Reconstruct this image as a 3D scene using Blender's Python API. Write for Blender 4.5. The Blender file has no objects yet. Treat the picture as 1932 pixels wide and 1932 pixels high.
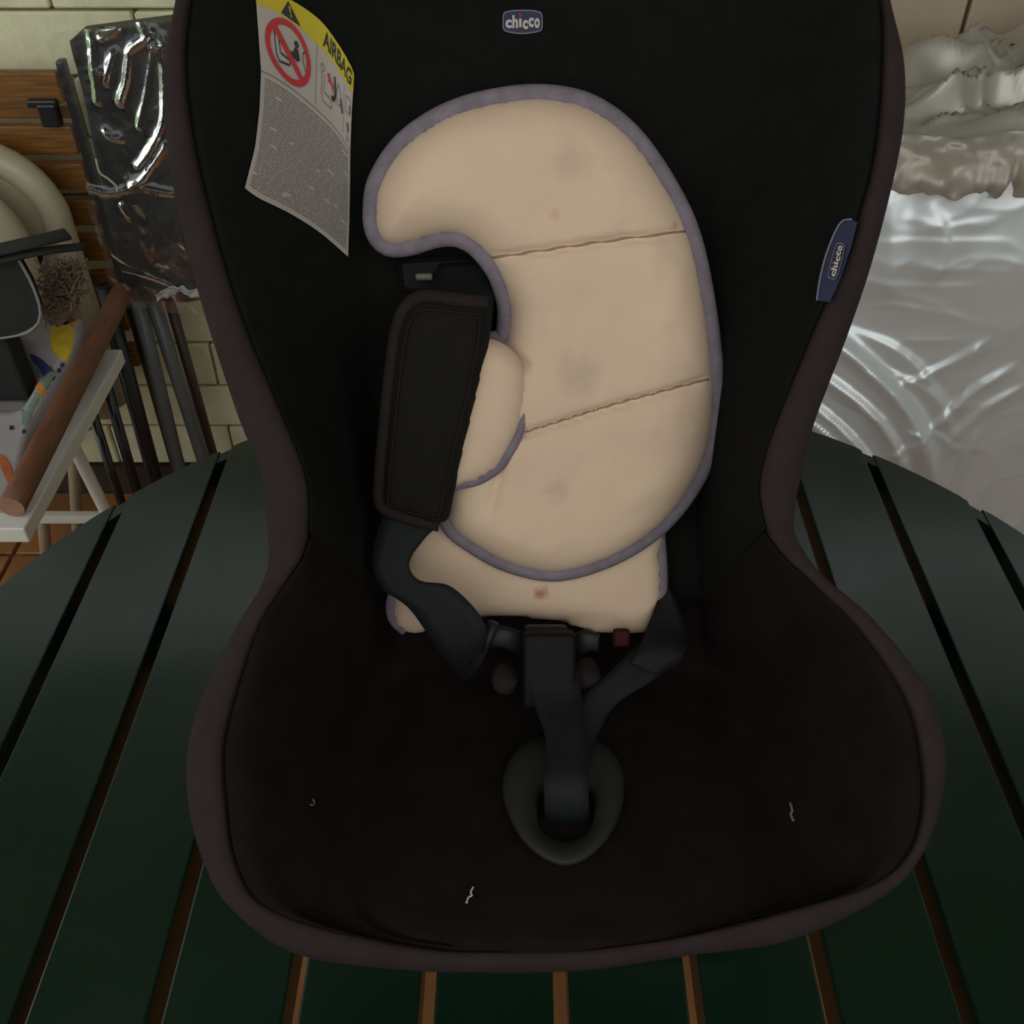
import bpy, bmesh, math, random
import numpy as np
from mathutils import Vector, noise
from mathutils.bvhtree import BVHTree
from mathutils.geometry import delaunay_2d_cdt

random.seed(7)
SC = bpy.context.scene
COL = SC.collection

# ------------------------------------------------------------------ camera
F = 1896.0
TH = math.atan(1657.0 / F)
CT, ST = math.cos(TH), math.sin(TH)
CAM = Vector((0, 0, 1.43))
TABLE_Z = 0.74
cd = bpy.data.cameras.new('camera')
cam = bpy.data.objects.new('camera', cd)
COL.objects.link(cam)
cam.location = CAM
cam.rotation_euler = (math.pi / 2 - TH, 0, 0)
cd.sensor_width = 36.0
cd.lens = 36.0 * F / 1932.0
cd.clip_start = 0.02
SC.camera = cam

# ------------------------------------------------------------------ world and exposure
w = bpy.data.worlds.new('world')
SC.world = w
w.use_nodes = True
nt = w.node_tree
bg = nt.nodes['Background']
bg.inputs[0].default_value = (0.93, 0.98, 0.98, 1)
bg.inputs[1].default_value = 1.0
SC.view_settings.view_transform = 'Standard'
SC.view_settings.look = 'None'
SC.view_settings.gamma = 1.0
SC.view_settings.use_curve_mapping = False
SC.view_settings.exposure = 0.70


# ------------------------------------------------------------------ helpers
def ray(px, py):
    u = (px - 966.0) / F
    v = (966.0 - py) / F
    return Vector((u, CT + v * ST, -ST + v * CT))


def at(px, py, zc):
    return CAM + ray(px, py) * zc


def atY(px, py, y):
    d = ray(px, py)
    return CAM + d * (y / d.y)


def atZ(px, py, z):
    d = ray(px, py)
    return CAM + d * ((z - CAM.z) / d.z)


def srgb(r, g, b):
    def f(c):
        c /= 255.0
        return c / 12.92 if c <= 0.04045 else ((c + 0.055) / 1.055) ** 2.4
    return (f(r), f(g), f(b), 1)


def new_mat(name):
    m = bpy.data.materials.new(name)
    m.use_nodes = True
    return m, m.node_tree, m.node_tree.nodes['Principled BSDF']


def mat(name, col, rough=0.6, metal=0.0, vary=0.0, vscale=8.0, bump=0.0, bscale=200.0, spec=0.5,
        col2=None, stretch=(1, 1, 1), sheen=0.0, coat=0.0, detail=6.0):
    m, t, b = new_mat(name)
    b.inputs['Roughness'].default_value = rough
    b.inputs['Metallic'].default_value = metal
    b.inputs['Specular IOR Level'].default_value = spec
    if sheen:
        b.inputs['Sheen Weight'].default_value = sheen
        b.inputs['Sheen Roughness'].default_value = 0.5
    if coat:
        b.inputs['Coat Weight'].default_value = coat
        b.inputs['Coat Roughness'].default_value = 0.08
    tc = t.nodes.new('ShaderNodeTexCoord')
    mp = t.nodes.new('ShaderNodeMapping')
    mp.inputs['Scale'].default_value = stretch
    t.links.new(tc.outputs['Object'], mp.inputs[0])
    if vary or col2:
        n = t.nodes.new('ShaderNodeTexNoise')
        n.inputs['Scale'].default_value = vscale
        n.inputs['Detail'].default_value = detail
        t.links.new(mp.outputs[0], n.inputs['Vector'])
        r = t.nodes.new('ShaderNodeValToRGB')
        c2 = col2 or tuple(min(1, c * (1 + vary)) for c in col[:3]) + (1,)
        c1 = col if col2 else tuple(c * (1 - vary) for c in col[:3]) + (1,)
        r.color_ramp.elements[0].position = 0.35
        r.color_ramp.elements[1].position = 0.65
        r.color_ramp.elements[0].color = c1
        r.color_ramp.elements[1].color = c2
        t.links.new(n.outputs['Fac'], r.inputs[0])
        t.links.new(r.outputs[0], b.inputs['Base Color'])
    else:
        b.inputs['Base Color'].default_value = col
    if bump:
        n2 = t.nodes.new('ShaderNodeTexNoise')
        n2.inputs['Scale'].default_value = bscale
        n2.inputs['Detail'].default_value = 4
        t.links.new(mp.outputs[0], n2.inputs['Vector'])
        bp = t.nodes.new('ShaderNodeBump')
        bp.inputs['Strength'].default_value = bump
        bp.inputs['Distance'].default_value = 0.002
        t.links.new(n2.outputs['Fac'], bp.inputs['Height'])
        t.links.new(bp.outputs[0], b.inputs['Normal'])
    return m


def origin(o):
    p = Vector((0, 0, 0))
    while o is not None:
        p = p + o.location
        o = o.parent
    return p


def tag(o, label=None, cat=None, group=None, kind=None):
    if label:
        o['label'] = label
    if cat:
        o['category'] = cat
    if group:
        o['group'] = group
    if kind:
        o['kind'] = kind
    return o


def empty(name, loc, label=None, cat=None, group=None, kind=None):
    o = bpy.data.objects.new(name, None)
    o.empty_display_size = 0.05
    o.location = loc
    COL.objects.link(o)
    return tag(o, label, cat, group, kind)


def mesh(name, V, Fc, m, parent=None, smooth=True, fix=True):
    V = [Vector(v) for v in V]
    if parent is not None:
        org = origin(parent)
    else:
        zz = min(v.z for v in V)
        org = Vector((sum(v.x for v in V) / len(V), sum(v.y for v in V) / len(V), zz))
    me = bpy.data.meshes.new(name)
    me.from_pydata([tuple(v - org) for v in V], [], [tuple(f) for f in Fc])
    if fix:
        bm = bmesh.new()
        bm.from_mesh(me)
        bmesh.ops.recalc_face_normals(bm, faces=bm.faces)
        bm.to_mesh(me)
        bm.free()
    if smooth:
        me.polygons.foreach_set('use_smooth', [True] * len(me.polygons))
    me.materials.append(m)
    me.update()
    o = bpy.data.objects.new(name, me)
    COL.objects.link(o)
    if parent is not None:
        o.parent = parent
    else:
        o.location = org
    return o


def spline(P, n, closed=False):
    """Catmull-Rom through P, n points in all, even along the curve"""
    P = np.array([list(p) for p in P], float)
    N = len(P)
    out = []
    segs = N if closed else N - 1
    for i in range(segs):
        if closed:
            p0, p1, p2, p3 = P[(i - 1) % N], P[i], P[(i + 1) % N], P[(i + 2) % N]
        else:
            p1, p2 = P[i], P[i + 1]
            p0 = P[i - 1] if i > 0 else 2 * p1 - p2
            p3 = P[i + 2] if i + 2 < N else 2 * p2 - p1
        for k in range(16):
            t = k / 16.0
            out.append(0.5 * (2 * p1 + (p2 - p0) * t + (2 * p0 - 5 * p1 + 4 * p2 - p3) * t * t
                              + (3 * p1 - p0 - 3 * p2 + p3) * t ** 3))
    out.append(P[0] if closed else P[-1])
    out = np.array(out)
    d = np.r_[0, np.cumsum(np.linalg.norm(np.diff(out, axis=0), axis=1))]
    tt = np.linspace(0, d[-1], n + 1)[:-1] if closed else np.linspace(0, d[-1], n)
    return np.stack([np.interp(tt, d, out[:, j]) for j in range(out.shape[1])], 1)


def knots(P, sub):
    """Catmull-Rom through rows of values, sub steps per knot (keeps correspondence)"""
    P = np.array(P, float)
    N = len(P)
    out = []
    for i in range(N - 1):
        p1, p2 = P[i], P[i + 1]
        p0 = P[i - 1] if i > 0 else 2 * p1 - p2
        p3 = P[i + 2] if i + 2 < N else 2 * p2 - p1
        for k in range(sub):
            t = k / float(sub)
            out.append(0.5 * (2 * p1 + (p2 - p0) * t + (2 * p0 - 5 * p1 + 4 * p2 - p3) * t * t
                              + (3 * p1 - p0 - 3 * p2 + p3) * t ** 3))
    out.append(P[-1])
    return np.array(out)


def tube_data(path, rad, segs=10, closed=False, flat=1.0, up=None, caps=True):
    P = [Vector(p) for p in path]
    n = len(P)
    V, Fc = [], []
    prev = None
    for i in range(n):
        if closed:
            t = P[(i + 1) % n] - P[i - 1]
        else:
            t = P[min(i + 1, n - 1)] - P[max(i - 1, 0)]
        t.normalize()
        if up is not None:
            a = Vector(up)
        else:
            a = prev if prev is not None else (Vector((0, 0, 1)) if abs(t.z) < 0.9 else Vector((1, 0, 0)))
        a = a - t * a.dot(t)
        a.normalize()
        prev = a
        b = t.cross(a)
        r = rad[i] if hasattr(rad, '__len__') else rad
        for k in range(segs):
            an = 2 * math.pi * k / segs
            V.append(P[i] + a * (math.cos(an) * r * flat) + b * (math.sin(an) * r))
    m = n if closed else n - 1
    for i in range(m):
        j = (i + 1) % n
        for k in range(segs):
            l = (k + 1) % segs
            Fc.append((i * segs + k, i * segs + l, j * segs + l, j * segs + k))
    if not closed and caps:
        Fc.append(tuple(range(segs))[::-1])
        Fc.append(tuple((n - 1) * segs + k for k in range(segs)))
    return V, Fc


def tube(name, path, rad, m, parent=None, **k):
    V, Fc = tube_data(path, rad, **k)
    return mesh(name, V, Fc, m, parent)


def join(*vf):
    V, Fc = [], []
    for v, f in vf:
        o = len(V)
        V += list(v)
        Fc += [tuple(i + o for i in q) for q in f]
    return V, Fc


def box_data(c, s, bev=0.0, seg=2, ax=None):
    bm = bmesh.new()
    bmesh.ops.create_cube(bm, size=1.0)
    for v in bm.verts:
        v.co = Vector((v.co.x * s[0], v.co.y * s[1], v.co.z * s[2]))
    if bev:
        bmesh.ops.bevel(bm, geom=list(bm.edges), offset=bev, segments=seg, affect='EDGES', profile=0.6)
    c = Vector(c)
    if ax is None:
        V = [c + v.co for v in bm.verts]
    else:
        V = [c + ax[0] * v.co.x + ax[1] * v.co.y + ax[2] * v.co.z for v in bm.verts]
    for i, v in enumerate(bm.verts):
        v.index = i
    Fc = [tuple(v.index for v in f.verts) for f in bm.faces]
    bm.free()
    return V, Fc


def box(name, c, s, m, parent=None, bev=0.0, seg=2, ax=None, smooth=False):
    V, Fc = box_data(c, s, bev, seg, ax)
    return mesh(name, V, Fc, m, parent, smooth=smooth)


def grid_faces(nr, nc, wrap=False):
    Fc = []
    for i in range(nr - 1):
        for j in range(nc - 1):
            Fc.append((i * nc + j, i * nc + j + 1, (i + 1) * nc + j + 1, (i + 1) * nc + j))
        if wrap:
            Fc.append((i * nc + nc - 1, i * nc, (i + 1) * nc, (i + 1) * nc + nc - 1))
    return Fc


def poly_fill(poly, step):
    """triangulate a 2D polygon with interior points; returns verts2d, tris, boundary flag count"""
    poly = np.array(poly, float)
    n = len(poly)
    lo, hi = poly.min(0), poly.max(0)
    gx = np.arange(lo[0], hi[0], step)
    gy = np.arange(lo[1], hi[1], step)
    G = []
    for j, y in enumerate(gy):
        for x in gx:
            G.append((x + (step / 2 if j % 2 else 0), y))
    G = np.array(G) if G else np.zeros((0, 2))
    if len(G):
        x, y = G[:, 0], G[:, 1]
        ins = np.zeros(len(G), bool)
        for i in range(n):
            x1, y1 = poly[i]
            x2, y2 = poly[(i + 1) % n]
            c = ((y1 > y) != (y2 > y))
            with np.errstate(divide='ignore', invalid='ignore'):
                xi = (x2 - x1) * (y - y1) / (y2 - y1 + 1e-30) + x1
            ins ^= c & (x < xi)
        G = G[ins]
        if len(G):
            d = seg_dist(G, poly, True)
            G = G[d > step * 0.45]
    allp = [Vector(p) for p in poly] + [Vector(p) for p in G]
    edges = [(i, (i + 1) % n) for i in range(n)]
    r = delaunay_2d_cdt(allp, edges, [], 1, 1e-7)
    return np.array([list(v) for v in r[0]]), [tuple(f) for f in r[2]]


def seg_dist(Q, poly, closed):
    Q = np.asarray(Q, float)
    poly = np.asarray(poly, float)
    best = np.full(len(Q), 1e9)
    n = len(poly)
    for i in range(n if closed else n - 1):
        a, b = poly[i], poly[(i + 1) % n]
        ab = b - a
        L = (ab * ab).sum() + 1e-20
        t = np.clip(((Q - a) @ ab) / L, 0, 1)
        d = np.linalg.norm(Q - (a + t[:, None] * ab), axis=1)
        best = np.minimum(best, d)
    return best


def fold_field(Q, line, am, wd, k1=0.45, k2=2.0):
    """height of a cloth fold along a line: steep on one side, easing off on the other, fading at its ends"""
    best = np.full(len(Q), 1e9)
    sgn = np.zeros(len(Q))
    par = np.zeros(len(Q))
    n = len(line)
    for i in range(n - 1):
        a, b = line[i], line[i + 1]
        ab = b - a
        L = (ab * ab).sum() + 1e-20
        t = np.clip(((Q - a) @ ab) / L, 0, 1)
        v = Q - (a + t[:, None] * ab)
        d = np.linalg.norm(v, axis=1)
        m_ = d < best
        best[m_] = d[m_]
        sgn[m_] = np.sign(ab[0] * v[m_, 1] - ab[1] * v[m_, 0])
        par[m_] = (i + t[m_]) / (n - 1)
    w_ = np.where(sgn > 0, wd * k1, wd * k2)
    return am * np.exp(-(best / w_) ** 1.5) * np.clip(np.sin(np.pi * np.clip(par, 0.0, 1.0)) * 1.6, 0, 1)


def bvh_of(objs):
    V, Fc = [], []
    for o in objs:
        org = origin(o)
        off = len(V)
        V += [v.co + org for v in o.data.vertices]
        Fc += [tuple(i + off for i in p.vertices) for p in o.data.polygons]
    return BVHTree.FromPolygons(V, Fc)


def hit(bvh, px, py, off=0.0):
    d = ray(px, py)
    h = bvh.ray_cast(CAM, d.normalized())
    if h[0] is None and bvh is not BVB:
        h = BVB.ray_cast(CAM, d.normalized())
    if h[0] is None:
        return None
    nrm = h[1]
    if nrm.dot(d) > 0:
        nrm = -nrm
    return h[0] + nrm * off


def text_mesh(s, bold=0.0):
    c = bpy.data.curves.new('txt', 'FONT')
    c.body = s
    c.size = 1.0
    c.offset = bold
    c.resolution_u = 4
    o = bpy.data.objects.new('txt', c)
    COL.objects.link(o)
    dg = bpy.context.evaluated_depsgraph_get()
    dg.update()
    me = o.evaluated_get(dg).to_mesh()
    V = np.array([list(v.co)[:2] for v in me.vertices])
    Fc = [tuple(p.vertices) for p in me.polygons]
    o.evaluated_get(dg).to_mesh_clear()
    bpy.data.objects.remove(o)
    bpy.data.curves.remove(c)
    lo, hi = V.min(0), V.max(0)
    return (V - lo) / (hi - lo), Fc, (hi - lo)


def fbm(p, oct=4):
    return noise.fractal(p, 1.0, 2.0, oct)


# ------------------------------------------------------------------ materials
M_black = mat('black_fabric', srgb(19, 19, 16), 0.95, vary=0.12, vscale=60, bump=0.35, bscale=900, spec=0.08)
M_seat = mat('brown_black_fabric', srgb(24, 18, 15), 0.95, vary=0.15, vscale=40, bump=0.35, bscale=900, spec=0.06)
M_trim = mat('taupe_trim_fabric', srgb(44, 34, 33), 0.95, vary=0.08, vscale=50, bump=0.3, bscale=900, spec=0.15)
M_strap = mat('black_webbing', srgb(14, 15, 15), 0.7, vary=0.1, vscale=120, bump=0.3, bscale=700, spec=0.25)
M_plastic = mat('dark_plastic', srgb(14, 14, 13), 0.65, vary=0.08, vscale=20, spec=0.15)
M_greyplastic = mat('grey_plastic', srgb(25, 25, 24), 0.5, vary=0.08, vscale=20, spec=0.25)
M_shell = mat('shell_plastic', srgb(38, 38, 38), 0.5, vary=0.05, vscale=10)
M_pad = mat('pad_fabric', srgb(19, 16, 14), 0.9, vary=0.1, vscale=60, bump=0.3, bscale=900, spec=0.2)
M_bind = mat('brown_binding', srgb(34, 26, 21), 0.9, vary=0.1, vscale=60, bump=0.3, bscale=900, spec=0.2)
M_pipe = mat('lilac_grey_binding', srgb(116, 106, 113), 0.9, vary=0.12, vscale=90, bump=0.5, bscale=800, spec=0.2)
M_cpad = mat('crotch_pad_rubber', srgb(37, 37, 33), 0.6, vary=0.05, vscale=30, spec=0.2)
M_seam = mat('tan_seam_thread', srgb(136, 108, 82), 0.9)
M_red = mat('red_plastic', srgb(46, 8, 10), 0.7, spec=0.2)
M_pink = mat('dusty_pink_plastic', srgb(28, 21, 19), 0.8, spec=0.2)
M_label = mat('label_paper', srgb(160, 148, 138), 0.6, vary=0.04, vscale=30)
M_lyel = mat('label_yellow', srgb(176, 156, 20), 0.6)
M_lred = mat('label_red', srgb(165, 40, 40), 0.6)
M_ink = mat('label_ink', srgb(38, 36, 34), 0.7)
M_print = mat('label_fine_print', srgb(116, 107, 99), 0.7)
M_blue = mat('logo_blue', srgb(23, 25, 54), 0.7, vary=0.1, vscale=300)
M_logow = mat('logo_white', srgb(170, 156, 148), 0.8)
M_logog = mat('logo_outline', srgb(100, 98, 106), 0.8)
M_logor = mat('logo_red', srgb(120, 40, 46), 0.8)
M_thread = mat('white_thread', srgb(168, 162, 152), 0.9)
M_green = None


def cushion_mat():
    m, t, b = new_mat('beige_cushion_fabric')
    b.inputs['Roughness'].default_value = 0.92
    b.inputs['Specular IOR Level'].default_value = 0.15
    b.inputs['Sheen Weight'].default_value = 0.08
    tc = t.nodes.new('ShaderNodeTexCoord')
    n = t.nodes.new('ShaderNodeTexNoise')
    n.inputs['Scale'].default_value = 9
    n.inputs['Detail'].default_value = 5
    t.links.new(tc.outputs['Object'], n.inputs['Vector'])
    r = t.nodes.new('ShaderNodeValToRGB')
    r.color_ramp.elements[0].position = 0.3
    r.color_ramp.elements[1].position = 0.7
    r.color_ramp.elements[0].color = srgb(196, 168, 144)
    r.color_ramp.elements[1].color = srgb(206, 178, 150)
    t.links.new(n.outputs['Fac'], r.inputs[0])
    n2 = t.nodes.new('ShaderNodeTexNoise')
    n2.inputs['Scale'].default_value = 900
    t.links.new(tc.outputs['Object'], n2.inputs['Vector'])
    bp = t.nodes.new('ShaderNodeBump')
    bp.inputs['Strength'].default_value = 0.25
    bp.inputs['Distance'].default_value = 0.001
    t.links.new(n2.outputs['Fac'], bp.inputs['Height'])
    t.links.new(bp.outputs[0], b.inputs['Normal'])
    return m, t, b, tc, r


def add_stains(m_tuple, spots):
    """dirt spots: (object space position, radius, colour, strength), ragged by noise"""
    m, t, b, tc, r = m_tuple
    last = r.outputs[0]
    for p, rad, col, st in spots:
        n = t.nodes.new('ShaderNodeTexNoise')
        n.inputs['Scale'].default_value = 1.2 / rad
        n.inputs['Detail'].default_value = 5
        t.links.new(tc.outputs['Object'], n.inputs['Vector'])
        d = t.nodes.new('ShaderNodeVectorMath')
        d.operation = 'DISTANCE'
        d.inputs[1].default_value = p
        t.links.new(tc.outputs['Object'], d.inputs[0])
        a = t.nodes.new('ShaderNodeMath')
        a.operation = 'MULTIPLY_ADD'
        a.inputs[1].default_value = rad * 1.6
        t.links.new(n.outputs['Fac'], a.inputs[0])
        t.links.new(d.outputs['Value'], a.inputs[2])
        mr = t.nodes.new('ShaderNodeMapRange')
        mr.inputs['From Min'].default_value = rad * 1.05
        mr.inputs['From Max'].default_value = rad * 1.9
        mr.inputs['To Min'].default_value = st
        mr.inputs['To Max'].default_value = 0.0
        t.links.new(a.outputs[0], mr.inputs['Value'])
        mx = t.nodes.new('ShaderNodeMix')
        mx.data_type = 'RGBA'
        t.links.new(mr.outputs[0], mx.inputs['Factor'])
        t.links.new(last, mx.inputs['A'])
        mx.inputs['B'].default_value = col
        last = mx.outputs['Result']
    t.links.new(last, b.inputs['Base Color'])
    return m


# ------------------------------------------------------------------ the setting
WALL_Y = 1.72
M_wall = mat('limewashed_masonry', srgb(228, 222, 184), 0.9, vary=0.12, vscale=14, bump=0.6, bscale=160)
M_mortar = mat('mortar', srgb(112, 108, 88), 0.95, vary=0.15, vscale=30, bump=0.5, bscale=200)
M_tan = mat('tan_render', srgb(176, 158, 134), 0.85, vary=0.1, vscale=6, bump=0.3, bscale=120)
M_tile = mat('terracotta_tile', srgb(150, 98, 54), 0.45, vary=0.25, vscale=7, bump=0.15, bscale=80)
M_grout = mat('grout', srgb(160, 150, 132), 0.9, vary=0.15, vscale=40)
M_roof = mat('roof_board', srgb(150, 135, 112), 0.8, vary=0.15, vscale=4, stretch=(1, 8, 1))
M_lawn = mat('garden_ground', srgb(86, 104, 58), 0.95, vary=0.3, vscale=3, bump=0.6, bscale=40)

floor = box('floor', (0, -0.5, -0.032), (6.0, 4.44, 0.04), M_grout)
tag(floor, 'terracotta tiled porch floor with pale grout', 'floor', kind='structure')
TS = 0.20
for i in range(-8, 8):
    for j in range(-4, 9):
        cx, cy = (i + 0.35) * TS, (j + 0.42) * TS - 0.08
        if cy + TS / 2 > WALL_Y - 0.01:
            continue
        if i == -8 and j == -4:
            t0 = box('floor_tile', (cx, cy, -0.006), (TS - 0.008, TS - 0.008, 0.012), M_tile, floor, bev=0.002, seg=1)
            TILE0 = (t0, Vector((cx, cy, 0)))
        else:
            o = t0.copy()
            COL.objects.link(o)
            o.parent = floor
            o.location = t0.location + Vector((cx, cy, 0)) - TILE0[1]
ground = box('ground', (0, -9, -0.25), (60, 40, 0.2), M_lawn)  # unseen lawn, added so its green bounces into the porch
tag(ground, 'unseen grassy ground added beyond the porch for green bounce light', 'ground', kind='structure')
wall = box('wall_back', (0, WALL_Y + 0.13, 0.80), (6.0, 0.24, 1.70), M_mortar)
tag(wall, 'pale limewashed block wall behind the furniture', 'wall', kind='structure')
BH, BL = 0.101, 0.25
for r in range(0, 13):
    z0 = 0.075 + r * BH
    xo = -0.598 if r % 2 == 0 else -0.598 + BL / 2
    for c in range(-6, 3):
        x0 = xo + c * BL
        dz = random.uniform(-0.0015, 0.0015)
        o = box('wall_block', (x0 + BL / 2, WALL_Y + 0.004 + dz, z0 + BH / 2), (BL - 0.005, 0.03, BH - 0.005), M_wall, wall,
                bev=0.003, seg=1)
for c in range(0, 5):
    box('wall_panel', (0.38 + c * 0.56 + 0.056, WALL_Y + 0.002, 0.75), (0.553, 0.036, 1.5), M_tan, wall, bev=0.003, seg=1)
base = box('baseboard_back', (-0.6, WALL_Y - 0.012, 0.036), (2.6, 0.012, 0.07), mat('dark_skirting', srgb(60, 46, 38), 0.6, vary=0.2))
tag(base, 'dark skirting along the foot of the block wall', 'skirting', kind='structure')
M_pale = mat('added_wall_grey', srgb(196, 198, 194), 0.9, vary=0.05, vscale=5, bump=0.3, bscale=120)
wf = box('added_wall_front', (0, -1.1, 0.60), (6.0, 0.2, 1.2), M_pale)  # unseen wall added to hold back low sky light from behind the camera
tag(wf, 'unseen low wall added behind the viewpoint to block low light', 'wall', kind='structure')
wl = box('added_wall_right', (2.1, 0.3, 1.25), (0.2, 2.6, 2.5), M_pale)  # unseen wall added so the right side gets less light
tag(wl, 'unseen side wall added to cut light from the right', 'wall', kind='structure')
roof = box('ceiling', (0, 1.0, 2.56), (6.2, 2.5, 0.08), M_roof)  # unseen roof added for shade, front edge placed to balance the light
for px_ in (-2.4, 0.0, 2.4):
    q_ = box('trim_1', (px_, WALL_Y + 0.13, 2.085), (0.12, 0.12, 0.87), M_roof)
    tag(q_, 'timber post between block wall and porch roof', 'post', kind='structure')
tag(roof, 'unseen boarded porch roof added to shade the scene from above', 'ceiling', kind='structure')

# ------------------------------------------------------------------ round green table
TC = Vector((0.0343, 0.444))
TR = 0.577
m, t_, b_ = new_mat('green_gloss_paint')
b_.inputs['Base Color'].default_value = srgb(10, 31, 19)
b_.inputs['Roughness'].default_value = 0.24
b_.inputs['Specular IOR Level'].default_value = 0.38
tc_ = t_.nodes.new('ShaderNodeTexCoord')
n_ = t_.nodes.new('ShaderNodeTexNoise')
n_.inputs['Scale'].default_value = 5
n_.inputs['Detail'].default_value = 8
t_.links.new(tc_.outputs['Object'], n_.inputs['Vector'])
mr_ = t_.nodes.new('ShaderNodeMapRange')
mr_.inputs['From Min'].default_value = 0.3
mr_.inputs['From Max'].default_value = 0.7
mr_.inputs['To Min'].default_value = 0.2
mr_.inputs['To Max'].default_value = 0.34
t_.links.new(n_.outputs['Fac'], mr_.inputs['Value'])
t_.links.new(mr_.outputs[0], b_.inputs['Roughness'])
M_green = m
SP, GAP, STH = 0.0900, 0.0105, 0.034
table = empty('garden_table', (TC.x, TC.y, 0), 'round dark green slatted garden table under the child seat', 'table')
YAW = -0.0084


def rotT(p):
    x, y = p[0] - TC.x, p[1] - TC.y
    c, s = math.cos(YAW), math.sin(YAW)
    return Vector((TC.x + c * x - s * y, TC.y + s * x + c * y, p[2]))


for k in range(-7, 7):
    xa, xb = k * SP + GAP / 2, (k + 1) * SP - GAP / 2
    lim = TR - 0.006
    if xa >= lim or xb <= -lim:
        continue
    xa, xb = max(xa, -lim), min(xb, lim)
    n = 14
    top = [(xa + (xb - xa) * i / n, math.sqrt(TR ** 2 - (xa + (xb - xa) * i / n) ** 2)) for i in range(n + 1)]
    bot = [(x, -y) for x, y in top[::-1]]
    loop = top + bot
    bm = bmesh.new()
    vs = [bm.verts.new(rotT((TC.x + x, TC.y + y, TABLE_Z - STH))) for x, y in loop]
    f = bm.faces.new(vs)
    r = bmesh.ops.extrude_face_region(bm, geom=[f])
    for v in [g for g in r['geom'] if isinstance(g, bmesh.types.BMVert)]:
        v.co.z = TABLE_Z
    bm.verts.ensure_lookup_table()
    es = [e for e in bm.edges if all(abs(v.co.z - TABLE_Z) < 1e-5 for v in e.verts)]
    bmesh.ops.bevel(bm, geom=es, offset=0.0016, segments=2, affect='EDGES', profile=0.5)
    for i, v in enumerate(bm.verts):
        v.index = i
    V = [v.co.copy() for v in bm.verts]
    Fc = [tuple(v.index for v in f.verts) for f in bm.faces]
    bm.free()
    o = mesh('slat', V, Fc, M_green, table, smooth=False)
V = []
for i in range(96):
    a = 2 * math.pi * i / 96
    for rr, zz in ((TR - 0.0025, -0.002), (TR - 0.0025, -0.045), (TR - 0.015, -0.045), (TR - 0.015, -0.002)):
        V.append((TC.x + rr * math.cos(a), TC.y + rr * math.sin(a), TABLE_Z + zz))
Fc = [(4 * i + q, 4 * i + (q + 1) % 4, (4 * i + 4) % 384 + (q + 1) % 4, (4 * i + 4) % 384 + q) for i in range(96) for q in range(4)]
mesh('apron_ring', V, Fc, M_green, table, smooth=False)
for yy in (-0.22, 0.22):
    box('cross_rail', (TC.x, TC.y + yy, TABLE_Z - STH - 0.016), (1.0, 0.05, 0.032), M_green, table, bev=0.003)
for sx in (-1, 1):
    for sy in (-1, 1):
        V, Fc = tube_data([(TC.x + sx * 0.34, TC.y + sy * 0.22, TABLE_Z - STH - 0.02), (TC.x + sx * 0.42, TC.y + sy * 0.30, 0.0)],
                          0.022, segs=8)
        mesh('leg', V, Fc, M_green, table)

# ------------------------------------------------------------------ child car seat
Cy, Cz = 0.49, -0.575
UY, UZ = 0.375, 0.927
NY, NZ = -0.927, 0.375


def panelP(px, py, w=0.0):
    d = ray(px, py)
    t = (w + Cy * NY + Cz * NZ) / (d.y * NY + d.z * NZ)
    return CAM + d * t


def p2d(P):
    q = P - CAM
    return (q.x, (q.y - Cy) * UY + (q.z - Cz) * UZ)


def p3d(x, s, w):
    return CAM + Vector((x, Cy + s * UY + w * NY, Cz + s * UZ + w * NZ))


PAN = [(1244, -.577), (1275, -.578), (1370, -.575), (1460, -.570), (1560, -.565), (1650, -.562), (1720, -.562), (1768, -.563), (1797, -.568), (1900, -.575)]


def pan_z(py):
    return float(np.interp(py, [p[0] for p in PAN], [p[1] for p in PAN]))


def panP(px, py, h=0.0):
    return atZ(px, py, CAM.z + pan_z(py) + h)


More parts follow.
